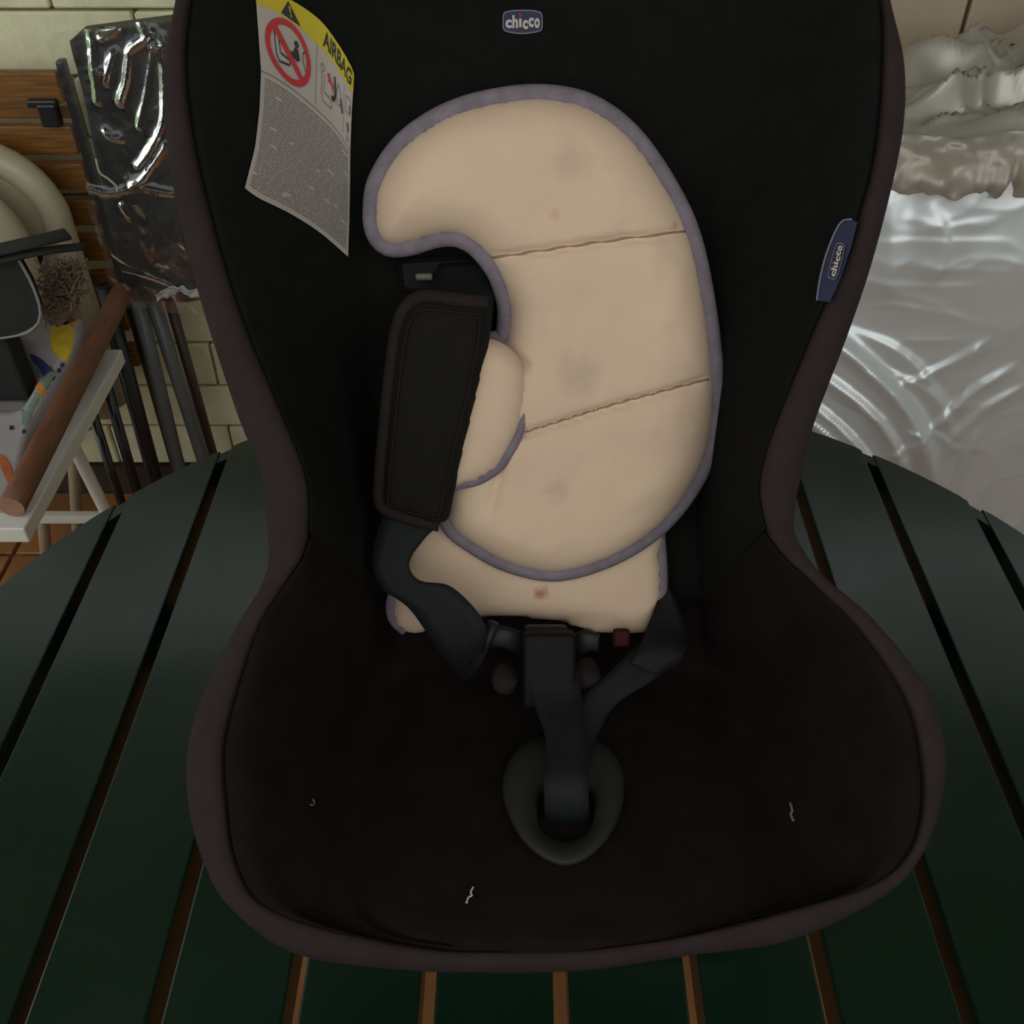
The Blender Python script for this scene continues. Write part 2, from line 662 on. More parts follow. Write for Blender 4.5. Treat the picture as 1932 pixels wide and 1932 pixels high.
ROWS = [  # seamL, seamR, outerL, outerR, zc, centre py, floor edge L, floor edge R
    ((900, -342), (1100, -342), (900, -385), (1100, -385), .572, -345, 930, 1070),
    ((640, -290), (1370, -290), (620, -335), (1390, -335), .566, -285, 760, 1250),
    ((450, -180), (1560, -180), (415, -215), (1592, -215), .560, -170, 680, 1340),
    ((375, -70), (1645, -70), (345, -80), (1665, -80), .556, -60, 655, 1385),
    ((354, 5), (1668, 5), (329, 5), (1678, 5), .555, 30, 655, 1395),
    ((344, 110), (1672, 100), (309, 110), (1706, 105), .554, 140, 670, 1370),
    ((353, 224), (1666, 217), (308, 215), (1709, 217), .554, 260, 682, 1345),
    ((375, 340), (1648, 335), (322, 345), (1690, 330), .556, 380, 688, 1330),
    ((418, 500), (1600, 490), (355, 495), (1648, 495), .560, 540, 692, 1318),
    ((462, 630), (1540, 625), (395, 635), (1602, 635), .562, 690, 700, 1312),
    ((530, 790), (1472, 790), (450, 800), (1540, 800), .565, 860, 712, 1310),
    ((570, 890), (1440, 890), (488, 890), (1516, 900), .566, 980, 724, 1312),
    ((579, 960), (1440, 960), (497, 966), (1503, 965), .567, 1080, 735, 1316),
    ((571, 1038), (1465, 1028), (504, 1050), (1506, 1014), .568, 1170, 742, 1322),
    ((540, 1090), (1535, 1098), (490, 1105), (1555, 1088), .568, 1230, 745, 1330),
    ((484, 1181), (1620, 1183), (440, 1190), (1650, 1170), .569, 1275, 738, 1348),
    ((441, 1308), (1705, 1305), (380, 1308), (1750, 1295), .570, 1370, 715, 1392),
    ((418, 1410), (1738, 1410), (350, 1415), (1785, 1410), .570, 1460, 700, 1428),
    ((423, 1521), (1743, 1525), (353, 1525), (1776, 1515), .571, 1560, 685, 1462),
    ((440, 1625), (1715, 1612), (380, 1625), (1738, 1618), .572, 1650, 673, 1490),
    ((488, 1704), (1640, 1672), (430, 1712), (1665, 1695), .573, 1720, 680, 1490),
    ((609, 1752), (1480, 1720), (560, 1805), (1490, 1778), .575, 1768, 750, 1400),
    ((806, 1791), (1290, 1767), (780, 1834), (1295, 1806), .575, 1788, 880, 1230),
    ((940, 1796), (1120, 1792), (935, 1838), (1125, 1832), .575, 1797, 985, 1080),
]
SUB = 6
tabl = []
for i, r in enumerate(ROWS):
    A = at(*r[0], r[4])
    B = at(*r[1], r[4])
    if i <= 14:
        c = panelP(1000, r[5])
        z = (c - CAM)
        if i == 14:
            c = CAM + Vector((c.x - CAM.x, z.y - 0.006, z.z + 0.002))
    else:
        c = panP(1000, r[5])
    dep = (c.y - CAM.y) * CT - (c.z - CAM.z) * ST
    xl, xr = (r[6] - 966) / F * dep, (r[7] - 966) / F * dep
    OL = at(*r[2], r[4] + 0.010)
    OR = at(*r[3], r[4] + 0.010)
    # direction into the shell
    if i <= 12:
        ld = Vector((0, -NY, -NZ))
    elif i <= 15:
        k = (i - 12) / 3.0
        ld = (Vector((0, -NY, -NZ)) * (1 - k) + Vector((0, 0.25, -1)) * k).normalized()
    else:
        k = min(1, (i - 15) / 5.0)
        ld = (Vector((0, 0.25, -1)) * (1 - k) + Vector((0, 0.62, -0.8)) * k).normalized()
    tabl.append(list(A) + list(B) + [c.y, c.z, xl, xr] + list(OL) + list(OR) + list(ld))
T = knots(tabl, SUB)
NR = len(T)
XM = 0.016
seat = empty('child_car_seat', (0.02, 0.45, TABLE_Z), 'black and taupe child car seat standing on the round green table', 'car seat')

NW, NF = 22, 16
gridV = []
for ri, r in enumerate(T):
    lo_ = max(0.0, min(1.0, (ri / SUB - 12.5) / 2.5))          # 0 on the backrest, 1 on the seat
    ldr = Vector(r[16:19]).normalized()
    A, B = Vector(r[0:3]), Vector(r[3:6])
    cy, cz, xl, xr = r[6:10]
    EL, ER = Vector((xl, cy, cz)), Vector((xr, cy, cz))
    row = []

    def wall_pts(A, E):
        out = []
        for k in range(NW):
            t = k / float(NW)
            sm = t * t * (3 - 2 * t)
            sm2 = t ** 3 * (t * (6 * t - 15) + 10)
            fd = (0.35 * t + 0.65 * sm) * (1 - lo_) + sm2 * lo_
            q = Vector((A.x + (E.x - A.x) * t, A.y + (E.y - A.y) * fd, A.z + (E.z - A.z) * fd))
            out.append(q - ldr * (0.005 * lo_ * math.sin(math.pi * min(1.0, t / 0.4)) * min(1.0, abs(E.x - A.x) / 0.05)))
        return out
    row += wall_pts(A, EL)
    for k in range(NF + 1):
        row.append(EL.lerp(ER, k / NF))
    row += wall_pts(B, ER)[::-1]
    gridV.append(row)
NC = len(gridV[0])
SEAMROW = 13 * SUB - 2
crv = []
for i, row in enumerate(gridV):
    ld = Vector(T[i][16:19]).normalized()
    for j, p in enumerate(row):
        dp = 0.0
        if i == SEAMROW:
            dp += 0.007
        if j in (NW, NC - 1 - NW) and i > 5 and i < NR - 8:
            dp += 0.0025 if i < SEAMROW else 0.006
        if j in (0, NC - 1):
            dp += 0.006
        row[j] = p + ld * dp


def sub_grid(i0, i1):
    V = [p for row in gridV[i0:i1 + 1] for p in row]
    return V, grid_faces(i1 - i0 + 1, NC)


V, Fc = sub_grid(0, SEAMROW)
back = mesh('backrest_cover', V, Fc, M_black, seat)
V, Fc = sub_grid(SEAMROW, NR - 1)
pan = mesh('seat_pad_cover', V, Fc, M_seat, seat)
# trim: closed loop L down, R up
order = [(i, 'L') for i in range(NR)] + [(i, 'R') for i in range(NR - 1, -1, -1)]
# fill the short ends between L/R
loop = []
for i, s in order:
    r = T[i]
    S = Vector(r[0:3]) if s == 'L' else Vector(r[3:6])
    O = Vector(r[10:13]) if s == 'L' else Vector(r[13:16])
    ld = Vector(r[16:19]).normalized()
    loop.append((S, O, ld))


def bridge(a, b, n, lift):
    out = []
    for k in range(1, n):
        t = k / n
        e = 4 * t * (1 - t)
        out.append((a[0].lerp(b[0], t) + lift * e, a[1].lerp(b[1], t) + lift * e, a[2].lerp(b[2], t)))
    return out


loop = loop[:NR] + bridge(loop[NR - 1], loop[NR], 6, Vector((0, -0.0006, 0))) + loop[NR:] + bridge(loop[-1], loop[0], 6, Vector((0, 0.0005, 0.001)))
V = []
NCS = 10
for S, O, ld in loop:
    d = O - S
    prof = [S + ld * 0.008 + d * 0.0, S - ld * 0.0005 + d * 0.03, S + d * 0.25 - ld * 0.004, S + d * 0.5 - ld * 0.0055, S + d * 0.75 - ld * 0.004,
            S + d * 0.93 - ld * 0.0005, O + ld * 0.004, O + ld * 0.014 - d * 0.02, O + ld * 0.035 - d * 0.12, O + ld * 0.05 - d * 0.35]
    V += prof
n = len(loop)
Fc = []
for i in range(n):
    j = (i + 1) % n
    for k in range(NCS - 1):
        Fc.append((i * NCS + k, i * NCS + k + 1, j * NCS + k + 1, j * NCS + k))
trim = mesh('edge_trim', V, Fc, M_trim, seat)
# outer shell behind the cover
V = []
NS = 24
for i, r in enumerate(T):
    A, B = Vector(r[10:13]), Vector(r[13:16])
    dA, dB = Vector(r[10:13]) - Vector(r[0:3]), Vector(r[13:16]) - Vector(r[3:6])
    ld = Vector(r[16:19]).normalized()
    cy, cz, xl, xr = r[6:10]
    a = A + ld * 0.048 - dA * 0.3
    b = B + ld * 0.048 - dB * 0.3
    el = Vector((xl, cy, cz)) + ld * 0.045
    er = Vector((xr, cy, cz)) + ld * 0.045
    pts = [a, a.lerp(el, 0.5) + ld * 0.012, el, er, b.lerp(er, 0.5) + ld * 0.012, b]
    kk = knots([list(p) for p in pts], 5)
    V += [Vector(p) for p in kk]
ncs = len(kk)
mesh('outer_shell', V, grid_faces(NR, ncs), M_shell, seat)
bx = box_data((XM, 0.50, TABLE_Z + 0.042), (0.30, 0.36, 0.084), 0.02, 3)
bx2 = box_data((XM, 0.675, TABLE_Z + 0.13), (0.24, 0.12, 0.26), 0.02, 3)
mesh('base', *join(bx, bx2), M_shell, seat)

BV = bvh_of([back, pan, trim])
BVB = BV


# --- harness slot, strap, shoulder pad
def ribbon_data(L, R, n, th, nrm=None):
    L = spline(L, n)
    R = spline(R, n)
    V = []
    for i in range(n):
        l, r = Vector(L[i]), Vector(R[i])
        tL = Vector(L[min(i + 1, n - 1)]) - Vector(L[max(i - 1, 0)])
        nn = (r - l).cross(tL)
        if nn.length < 1e-9:
            nn = Vector((0, -1, 0.4))
        nn.normalize()
        if nn.dot(CAM - l) < 0:
            nn = -nn
        for k in range(5):
            q = l.lerp(r, k / 4)
            V.append(q + nn * th)
        for k in range(4, -1, -1):
            q = l.lerp(r, k / 4)
            V.append(q)
    Fc = grid_faces(n, 10, wrap=True)
    Fc.append(tuple(range(10)))
    Fc.append(tuple((n - 1) * 10 + k for k in range(10)))
    return V, Fc


def pp(pts):
    return [panelP(*p) for p in pts]


slot_o = [panelP(x, y, 0.001) for x, y in ((762, 492), (945, 486), (960, 505), (950, 545), (935, 552), (775, 548), (758, 530), (755, 505))]
slot = tube('harness_slot', spline(slot_o, 60, True), 0.0018, M_black, seat, closed=True, segs=8)
V2, F2 = poly_fill([p2d(Vector(p)) for p in spline(slot_o, 40, True)], 0.006)
hole = mesh('slot_opening', [p3d(x, s, 0.0012) for x, s in V2], F2, mat('slot_dark', srgb(8, 8, 8), 0.9), seat, smooth=False)
mesh('slot_light_spot', *box_data(panelP(800, 522, 0.010), (0.011, 0.004, 0.0042), 0.0015), mat('slot_light_pale', srgb(96, 94, 80), 0.6), slot)  # pale piece standing in for daylight showing through the slot

V, Fc = ribbon_data(pp([(830, 500, .002), (812, 540, .012), (795, 600, .036), (770, 700, .044)]),
                    pp([(945, 492, .002), (935, 540, .018), (928, 600, .034), (910, 700, .044)]), 24, 0.0016)
mesh('harness_strap', V, Fc, M_strap, seat)
V, Fc = ribbon_data(pp([(735, 900, .045), (725, 965, .045), (708, 1020, .05), (703, 1065, .055), (722, 1110, .058), (775, 1150, .062), (832, 1232, .062), (862, 1266, .05), (880, 1285, .035)]),
                    pp([(860, 900, .045), (838, 975, .045), (800, 1018, .05), (772, 1062, .055), (792, 1095, .058), (850, 1106, .060), (905, 1160, .066), (918, 1205, .066), (895, 1265, .05)]), 60, 0.0016)
mesh('harness_strap', V, Fc, M_strap, seat)
V, Fc = ribbon_data(pp([(1246, 1128, .010), (1222, 1180, .03), (1205, 1225, .05), (1190, 1250, .055)]),
                    pp([(1262, 1105, .010), (1296, 1188, .03), (1290, 1235, .05), (1240, 1275, .055)]), 40, 0.0016)
mesh('lap_strap', V, Fc, M_strap, seat)
V, Fc = ribbon_data([at(1205, 1215, .70), at(1150, 1268, .69), at(1100, 1312, .682), at(1075, 1360, .672), at(1052, 1430, .655)],
                    [at(1295, 1240, .70), at(1225, 1288, .69), at(1160, 1332, .682), at(1128, 1385, .672), at(1110, 1440, .655)], 40, 0.0016)
mesh('lap_strap', V, Fc, M_strap, seat)


def pillow(name, outline, w0, T, m, parent, R=0.03, creases=(), step=0.0045, nb=160, amp=0.001, seed=0, base=True, mount=None):
    """padded shape: outline in photo pixels laid on the backrest plane at offset w0"""
    o3 = [panelP(x, y, w0) for x, y in outline]
    o2 = spline([p2d(p) for p in o3], nb, True)
    V2, F2 = poly_fill(o2, step)
    d = seg_dist(V2, o2, True)
    q = np.clip(d / R, 0, 1)
    h = T * np.sqrt(np.clip(1 - (1 - q) ** 2, 0, 1))
    for line, dep, wid in creases:
        l2 = spline([p2d(panelP(x, y, w0 + T * 0.8)) for x, y in line], 24)
        dc = seg_dist(V2, l2, False)
        h = h - dep * np.exp(-(dc / wid) ** 2) * np.clip(q * 2, 0, 1) - 0.25 * dep * np.exp(-(dc / (wid * 5)) ** 2) * np.clip(q, 0, 1)
    for i, (x, s) in enumerate(V2):
        h[i] += amp * fbm(Vector((x * 14, s * 14, seed))) * min(1, q[i] * 1.5)
    V = [p3d(x, s, w0 + hh) for (x, s), hh in zip(V2, h)]
    Fc = list(F2)
    n = len(V)
    if base:
        V += [p3d(x, s, w0 - 0.002) for x, s in o2]
        # close underside by a fan polygon
        Fc.append(tuple(n + k for k in range(len(o2)))[::-1])
        idx = []
        for x, s in o2:
            dd = (V2[:, 0] - x) ** 2 + (V2[:, 1] - s) ** 2
            idx.append(int(dd.argmin()))
        for k in range(len(o2)):
            j = (k + 1) % len(o2)
            if idx[k] != idx[j]:
                Fc.append((idx[k], idx[j], n + j, n + k))
    return mesh(name, V, Fc, m, parent, fix=True), o2


pad_out = [(800, 558), (860, 562), (915, 568), (927, 585), (925, 630), (908, 720), (880, 835), (857, 930), (847, 975), (830, 986), (795, 978), (745, 962), (722, 948), (718, 915), (726, 820), (740, 690), (752, 615), (768, 575)]
padW = 0.049
pad, o2 = pillow('shoulder_pad', pad_out, padW, 0.014, M_pad, seat, R=0.012, step=0.004, amp=0.0015, seed=3)
pbl = spline([p2d(panelP(x, y, padW)) for x, y in ((922, 570), (860, 563), (800, 558), (770, 575), (752, 615), (740, 690), (726, 820), (718, 915), (722, 948), (745, 962), (795, 978), (830, 986))], 90)
tube('pad_binding', [p3d(x, s, padW + 0.005) for x, s in pbl], 0.0044, M_bind, pad, segs=8)
inner = []
c2 = o2.mean(0)
for i in range(len(o2)):
    tn = o2[(i + 1) % len(o2)] - o2[i - 1]
    nn = np.array([-tn[1], tn[0]])
    nn /= np.linalg.norm(nn) + 1e-12
    if nn @ (c2 - o2[i]) < 0:
        nn = -nn
    inner.append(o2[i] + nn * 0.0068)
tube('pad_stitching', [p3d(x, s, padW + 0.0138) for x, s in inner], 0.0005, M_bind, pad, closed=True, segs=5)


# --- crotch pad, strap, buckle
def pan_ring(outer, inner, n, hmax, base_h):
    def ang(poly):
        c = np.array([1066.0, 1530.0])
        P = spline(poly, 200, True)
        a = np.arctan2(P[:, 1] - c[1], P[:, 0] - c[0])
        o = np.argsort(a)
        a, P = a[o], P[o]
        tt = np.linspace(-math.pi, math.pi, n, endpoint=False)
        return np.stack([np.interp(tt, a, P[:, j], period=2 * math.pi) for j in range(2)], 1)
    Oo, Ii = ang(outer), ang(inner)
    prof = [(0, 0), (0.0, .5), (0.06, .85), (0.2, 1.0), (0.5, 1.0), (0.8, .8), (0.93, .55), (1.0, .3), (1.0, 0.0)]
    V = []
    for i in range(n):
        for a, h in prof:
            p = Oo[i] * (1 - a) + Ii[i] * a
            V.append(panP(p[0], p[1], base_h + hmax * h))
    k = len(prof)
    Fc = []
    for i in range(n):
        j = (i + 1) % n
        for q in range(k):
            Fc.append((i * k + q, i * k + (q + 1) % k, j * k + (q + 1) % k, j * k + q))
    return V, Fc


cp_out = [(1062, 1384), (1000, 1397), (962, 1432), (948, 1480), (956, 1530), (984, 1583), (1020, 1617), (1065, 1634), (1108, 1620), (1146, 1583), (1170, 1535), (1178, 1480), (1165, 1430), (1128, 1397)]
cp_in = [(1066, 1478), (1026, 1492), (1014, 1527), (1018, 1560), (1040, 1580), (1066, 1587), (1095, 1580), (1116, 1560), (1121, 1525), (1110, 1490)]
mesh('crotch_pad', *pan_ring(cp_out, cp_in, 64, 0.013, 0.001), M_cpad, seat)
V, Fc = ribbon_data([at(1030, 1566, .650), at(1028, 1538, .634), at(1026, 1480, .630), at(1030, 1400, .650), at(1004, 1320, .672), at(988, 1260, .680)],
                    [at(1110, 1566, .650), at(1111, 1538, .634), at(1110, 1480, .630), at(1108, 1400, .650), at(1098, 1320, .672), at(1088, 1260, .680)], 40, 0.002)
mesh('crotch_strap', V, Fc, M_strap, seat)
bc = at(1036, 1262, .682)
axx, axu = Vector((1, 0, 0)), Vector((0, UY * 0.6 + 0.3, UZ * 0.6 + 0.2)).normalized()
axn = axx.cross(axu).normalized()
AX = (axx, axu, axn)
kx = .682 / F
buckle = box('buckle', bc, (100 * kx, 0.052, 0.018), M_plastic, seat, bev=0.005, seg=3, ax=AX, smooth=True)
box('buckle_plate', at(1030, 1196, .692), (82 * kx, 0.012, 0.012), M_greyplastic, buckle, bev=0.003, seg=2, ax=AX, smooth=True)
for px, py, rx in ((958, 1282, 62), (1112, 1274, 52)):
    V, Fc = tube_data(spline([at(px + 4, py + 26, .69), at(px - 4, py + 10, .687), at(px - 2, py - 10, .692), at(px + 5, py - 28, .70)], 12), [0.010 * math.sin(math.pi * (k + 0.4) / 11.8) ** 0.6 for k in range(12)], segs=16, flat=0.45, up=axn)
    mesh('buckle_cheek', V, Fc, M_pink, buckle)
for a, b in (((905, 1205), (990, 1215)), ((1130, 1212), (1085, 1220))):
    V, Fc = tube_data([at(*a, .685), at((a[0] + b[0]) / 2, a[1] - 4, .688), at(*b, .69)], [0.006, 0.008, 0.008], segs=10, flat=0.4, up=axn)
    mesh('buckle_tongue', V, Fc, M_greyplastic, buckle)
V, Fc = tube_data([at(932, 1175, .676), at(915, 1215, .68), at(895, 1258, .684)], 0.0042, segs=8)
mesh('tongue_bar', V, Fc, M_greyplastic, buckle)
box('release_button', at(1172, 1203, .705), (34 * kx, 0.013, 0.008), M_red, buckle, bev=0.003, seg=2, ax=AX, smooth=True)

# --- airbag sticker on the left wing
def CP(x, y):
    return (420 + x / 3.864, y / 3.864)


st_top = spline([CP(*p) for p in ((205, -175), (330, -85), (480, 0), (600, 72), (720, 170), (830, 315), (900, 430), (946, 540))], 60)
st_yel = spline([CP(*p) for p in ((236, 30), (380, 92), (500, 168), (620, 268), (760, 410), (860, 555), (942, 690))], 60)
st_div = spline([CP(*p) for p in ((270, 525), (430, 612), (620, 760), (800, 930), (922, 1110))], 60)
st_m1 = spline([CP(*p) for p in ((258, 800), (420, 900), (600, 1020), (780, 1180), (920, 1320))], 60)
st_m2 = spline([CP(*p) for p in ((225, 1080), (400, 1190), (600, 1310), (780, 1460), (914, 1600))], 60)
st_bot = spline([CP(*p) for p in ((150, 1375), (250, 1448), (480, 1560), (700, 1700), (903, 1872))], 60)
VR = [0.0, 0.10, 0.36, 0.55, 0.76, 1.0]
ST_ = [st_top, st_yel, st_div, st_m1, st_m2, st_bot]


def sticker_px(u, v):
    i = max(0, min(4, int(np.searchsorted(VR, v, side='right')) - 1))
    k = (v - VR[i]) / (VR[i + 1] - VR[i])
    f = u * 59
    a = int(max(0, min(58, math.floor(f))))
    g = f - a
    p = ST_[i][a] * (1 - g) + ST_[i][a + 1] * g
    q = ST_[i + 1][a] * (1 - g) + ST_[i + 1][a + 1] * g
    return p * (1 - k) + q * k


def on_sticker(u, v, off):
    p = sticker_px(u, v)
    h = hit(BV, p[0], p[1], 0.0)
    return h


# smooth carrier surface sampled from the cover, then held just off it
SU, SV = 16, 20
carr = [[hit(BV, *sticker_px(i / SU, j / SV)) for i in range(SU + 1)] for j in range(SV + 1)]


def sticker(u, v, off):
    fu, fv = u * SU, v * SV
    i, j = int(max(0, min(SU - 1, math.floor(fu)))), int(max(0, min(SV - 1, math.floor(fv))))
    a, b = fu - i, fv - j
    p = (carr[j][i] * (1 - a) + carr[j][i + 1] * a) * (1 - b) + (carr[j + 1][i] * (1 - a) + carr[j + 1][i + 1] * a) * b
    nn = (carr[j][i + 1] - carr[j][i]).cross(carr[j + 1][i] - carr[j][i]).normalized()
    if nn.dot(CAM - p) < 0:
        nn = -nn
    return p + nn * off


def st_grid(u0, u1, v0, v1, off, nu=20, nv=20):
    V = [sticker(u0 + (u1 - u0) * i / nu, v0 + (v1 - v0) * j / nv, off) for j in range(nv + 1) for i in range(nu + 1)]
    return V, grid_faces(nv + 1, nu + 1)


def st_poly(poly, off, step=0.02):
    V2, F2 = poly_fill(poly, step)
    return [sticker(u, v, off) for u, v in V2], F2


def st_line(pts, wd, off, asp=1.0):
    V, Fc = [], []
    for a, b in zip(pts[:-1], pts[1:]):
        a, b = np.array(a), np.array(b)
        d = b - a
        L = np.linalg.norm(d)
        nrm = np.array([-d[1], d[0]]) / (L + 1e-9) * wd / 2
        nseg = max(1, int(L / 0.03))
        o = len(V)
        for k in range(nseg + 1):
            p = a + d * k / nseg
            for s in (-1, 1):
                V.append(sticker(*(p + nrm * s), off))
        Fc += [(o + 2 * k, o + 2 * k + 1, o + 2 * k + 3, o + 2 * k + 2) for k in range(nseg)]
    return V, Fc


SO = 0.0016
sk = mesh('airbag_sticker', *st_grid(0, 1, 0, 1, SO, 32, 40), M_label, seat, fix=False)
sk['label'] = 'white and yellow warning sticker'
mesh('yellow_band', *st_grid(0, 1, 0, 0.10, SO + .0003, 32, 4), M_lyel, sk, fix=False)
TV, TF, ts = text_mesh('AIRBAG', 0.03)
mesh('airbag_lettering', [sticker(0.60 + 0.36 * x, 0.085 - 0.068 * y, SO + .0006) for x, y in TV], TF, M_ink, sk, fix=False, smooth=False)
mesh('warning_triangle', *st_poly([(0.20, .092), (0.29, .012), (0.38, .092)], SO + .0005), M_ink, sk, fix=False)
mesh('exclamation_mark', *join(st_poly([(0.282, .035), (0.298, .035), (0.294, .066), (0.286, .066)], SO + .0008), st_poly([(0.284, .072), (0.296, .072), (0.296, .082), (0.284, .082)], SO + .0008)), M_lyel, sk, fix=False)
ring = []
nseg = 48
V, Fc = [], []
for i in range(nseg):
    a = 2 * math.pi * i / nseg
    for rr in (1.0, 0.80):
        V.append(sticker(0.265 + 0.215 * rr * math.cos(a), 0.225 + 0.118 * rr * math.sin(a), SO + .0009))
Fc = [(2 * i, 2 * i + 1, (2 * i + 3) % (2 * nseg), (2 * i + 2) % (2 * nseg)) for i in range(nseg)]
bar = []
slash = st_poly([(0.265 - 0.165, 0.225 - 0.070), (0.265 - 0.125, 0.225 - 0.086), (0.265 + 0.165, 0.225 + 0.070), (0.265 + 0.125, 0.225 + 0.086)], SO + .0009)
mesh('prohibition_ring', *join((V, Fc), slash), M_lred, sk, fix=False)
# pictograms
lines = [
    ([(0.13, .165), (0.145, .26), (0.17, .285), (0.27, .275), (0.275, .255)], .008),
    ([(0.13, .165), (0.16, .17), (0.185, .25), (0.27, .255)], .008),
    ([(0.43, .17), (0.40, .19), (0.40, .22), (0.43, .25)], .006),
]
mesh('seat_drawing', *join(*[st_line(p, wd, SO + .0007) for p, wd in lines]), M_ink, sk, fix=False)
ci = lambda cu, cv, ru, rv, n=14: [(cu + ru * math.cos(2 * math.pi * k / n), cv + rv * math.sin(2 * math.pi * k / n)) for k in range(n)]
mesh('figure_drawing', *join(st_poly(ci(0.335, .175, .022, .013), SO + .0007), st_poly([(0.32, .19), (0.35, .19), (0.37, .225), (0.345, .24), (0.31, .235), (0.22, .232), (0.215, .222), (0.30, .215)], SO + .0007)), M_ink, sk, fix=False)
lines2 = [
    ([(0.54, .105), (0.54, .34)], .005), ([(0.88, .12), (0.88, .33)], .005), ([(0.0, .36), (1.0, .36)], .005),
    ([(0.60, .155), (0.585, .17), (0.60, .185), (0.62, .18), (0.625, .162), (0.60, .155)], .006),
    ([(0.60, .187), (0.60, .275), (0.61, .30), (0.71, .30), (0.725, .285), (0.70, .262), (0.625, .262), (0.63, .19)], .006),
    ([(0.80, .155), (0.775, .20), (0.79, .245), (0.83, .24), (0.84, .19), (0.80, .155)], .006),
    ([(0.91, .15), (0.91, .215), (0.97, .215), (0.97, .145), (0.91, .15)], .006), ([(0.92, .26), (0.96, .33), (0.93, .33)], .008),
]
mesh('seat_diagram', *join(*[st_line(p, wd, SO + .0006) for p, wd in lines2]), M_print, sk, fix=False)
mesh('airbag_drawing', *join(st_poly([(0.655, .175), (0.68, .165), (0.705, .185), (0.735, .19), (0.745, .225), (0.72, .215), (0.70, .20), (0.665, .205), (0.675, .19)], SO + .0008), ), M_lred, sk, fix=False)
mesh('buckle_drawing', *join(st_line([(0.745, .15), (0.765, .21), (0.75, .245), (0.715, .252)], .022, SO + .0008), st_line([(0.83, .205), (0.86, .255)], .018, SO + .0008), st_line([(0.965, .17), (0.972, .205)], .014, SO + .0008), st_line([(0.945, .255), (0.958, .29)], .014, SO + .0008)), M_ink, sk, fix=False)
rnd = random.Random(5)
V, Fc = [], []
for li in range(40):
    v = 0.385 + li * 0.0148
    u = 0.035
    while u < 0.965:
        L = rnd.uniform(0.02, 0.085)
        u2 = min(0.968, u + L)
        if rnd.random() < 0.97:
            o = len(V)
            V += [sticker(u, v, SO + .0006), sticker(u2, v, SO + .0006), sticker(u2, v + 0.0072, SO + .0006), sticker(u, v + 0.0072, SO + .0006)]
            Fc.append((o, o + 1, o + 2, o + 3))
        u = u2 + 0.009
        if u2 >= 0.96:
            break
mesh('fine_print', V, Fc, M_print, sk, fix=False, smooth=False)['kind'] = 'stuff'


# --- logo badge and side tag
def logo(mapf, off, parent, names, surf=None):
    """mapf(u,v)->pixel; u right along the word, v down, unit box of the badge"""
    def S(u, v, o):
        p = mapf(u, v)
        return surf(p[0], p[1], o) if surf else hit(BV, p[0], p[1], o)
    badge = [(0.02, .16), (0.10, .06), (0.30, .01), (0.5, 0.0), (0.72, .01), (0.92, .07), (0.985, .18), (1.0, .5), (0.985, .80), (0.93, .89), (0.7, .97), (0.5, 1.0), (0.3, .98), (0.08, .90), (0.015, .8), (0.0, .5)]
    b = spline(badge, 48, True)
    V2, F2 = poly_fill(b, 0.12)
    field = mesh(names[0], [S(u, v, off) for u, v in V2], F2, M_blue, parent, fix=False)
    ring_o = [S(u, v, off + .0004) for u, v in b]
    ring_i = [S(0.5 + (u - .5) * .945, 0.5 + (v - .5) * .89, off + .0004) for u, v in b]
    n = len(b)
    V = ring_o + ring_i
    Fc = [(i, (i + 1) % n, n + (i + 1) % n, n + i) for i in range(n)]
    mesh('logo_outline', V, Fc, M_logog, field, fix=False)
    letters = [('c', .075, .235, .40, .76, 0), ('h', .245, .385, .22, .76, 0), ('\u0131', .41, .475, .36, .72, 0), ('c', .50, .635, .42, .80, 0), ('c', .645, .775, .32, .72, 0), ('o', .79, .925, .34, .76, 0)]
    parts = []
    for ch, u0, u1, v0, v1, _ in letters:
        if ch == '\u0131':
            TV, TF = np.array([(0, 0), (1, 0), (1, 1), (0, 1)], float), [(0, 1, 2, 3)]
        else:
            TV, TF, _s = text_mesh(ch, 0.045)
        parts.append(([S(u0 + (u1 - u0) * x, v1 - (v1 - v0) * y, off + .0006) for x, y in TV], TF))
    mesh('logo_lettering', *join(*parts), M_logow, field, fix=False, smooth=False)
    Vd, Fd = poly_fill(ci(.44, .22, .045, .09, 12), 0.05)
    mesh('logo_dot', [S(u, v, off + .0006) for u, v in Vd], Fd, M_logor, field, fix=False, smooth=False)
    return field


logo(lambda u, v: (948 + 76 * u, 19 + 46 * v), 0.0012, seat, ['logo_badge'])
tagp = [(1590, 425), (1612, 420), (1622, 424), (1610, 470), (1592, 525), (1570, 574), (1546, 571), (1552, 530), (1566, 478)]
BVB = BV
V2, F2 = poly_fill(np.array(tagp, float), 8)
BV = bvh_of([back, pan])


_a, _b, _c = hit(BV, 1540, 565, 0), hit(BV, 1582, 435, 0), hit(BV, 1572, 500, 0)
TAGN = (_b - _a).cross(_c - _a).normalized()
if TAGN.dot(CAM - _a) < 0:
    TAGN = -TAGN
TAGP = _a + TAGN * 0.002


def taghit(x, y, o):
    d = ray(x, y)
    return CAM + d * ((TAGP - CAM).dot(TAGN) / d.dot(TAGN)) + TAGN * o


side = mesh('side_tag', [taghit(x, y, 0.004) for x, y in V2], F2, M_blue, seat, fix=False)
side['label'] = 'blue sewn-in side tag'


def tagmap(u, v):
    a = np.array([1568.0, 531.0])
    b = np.array([1586.0, 463.0])
    p = a + (b - a) * u
    return p + np.array([20.0, 5.0]) * (v - 0.15)


logo(tagmap, 0.0052, side, ['tag_badge'], taghit)
V, Fc = tube_data([taghit(x, y, 0.0045) for x, y in spline([(1612, 419), (1590, 426), (1566, 478), (1552, 530), (1546, 571)], 24)], 0.0006, segs=6)
mesh('tag_edge', V, Fc, M_logog, side)
BV = BVB

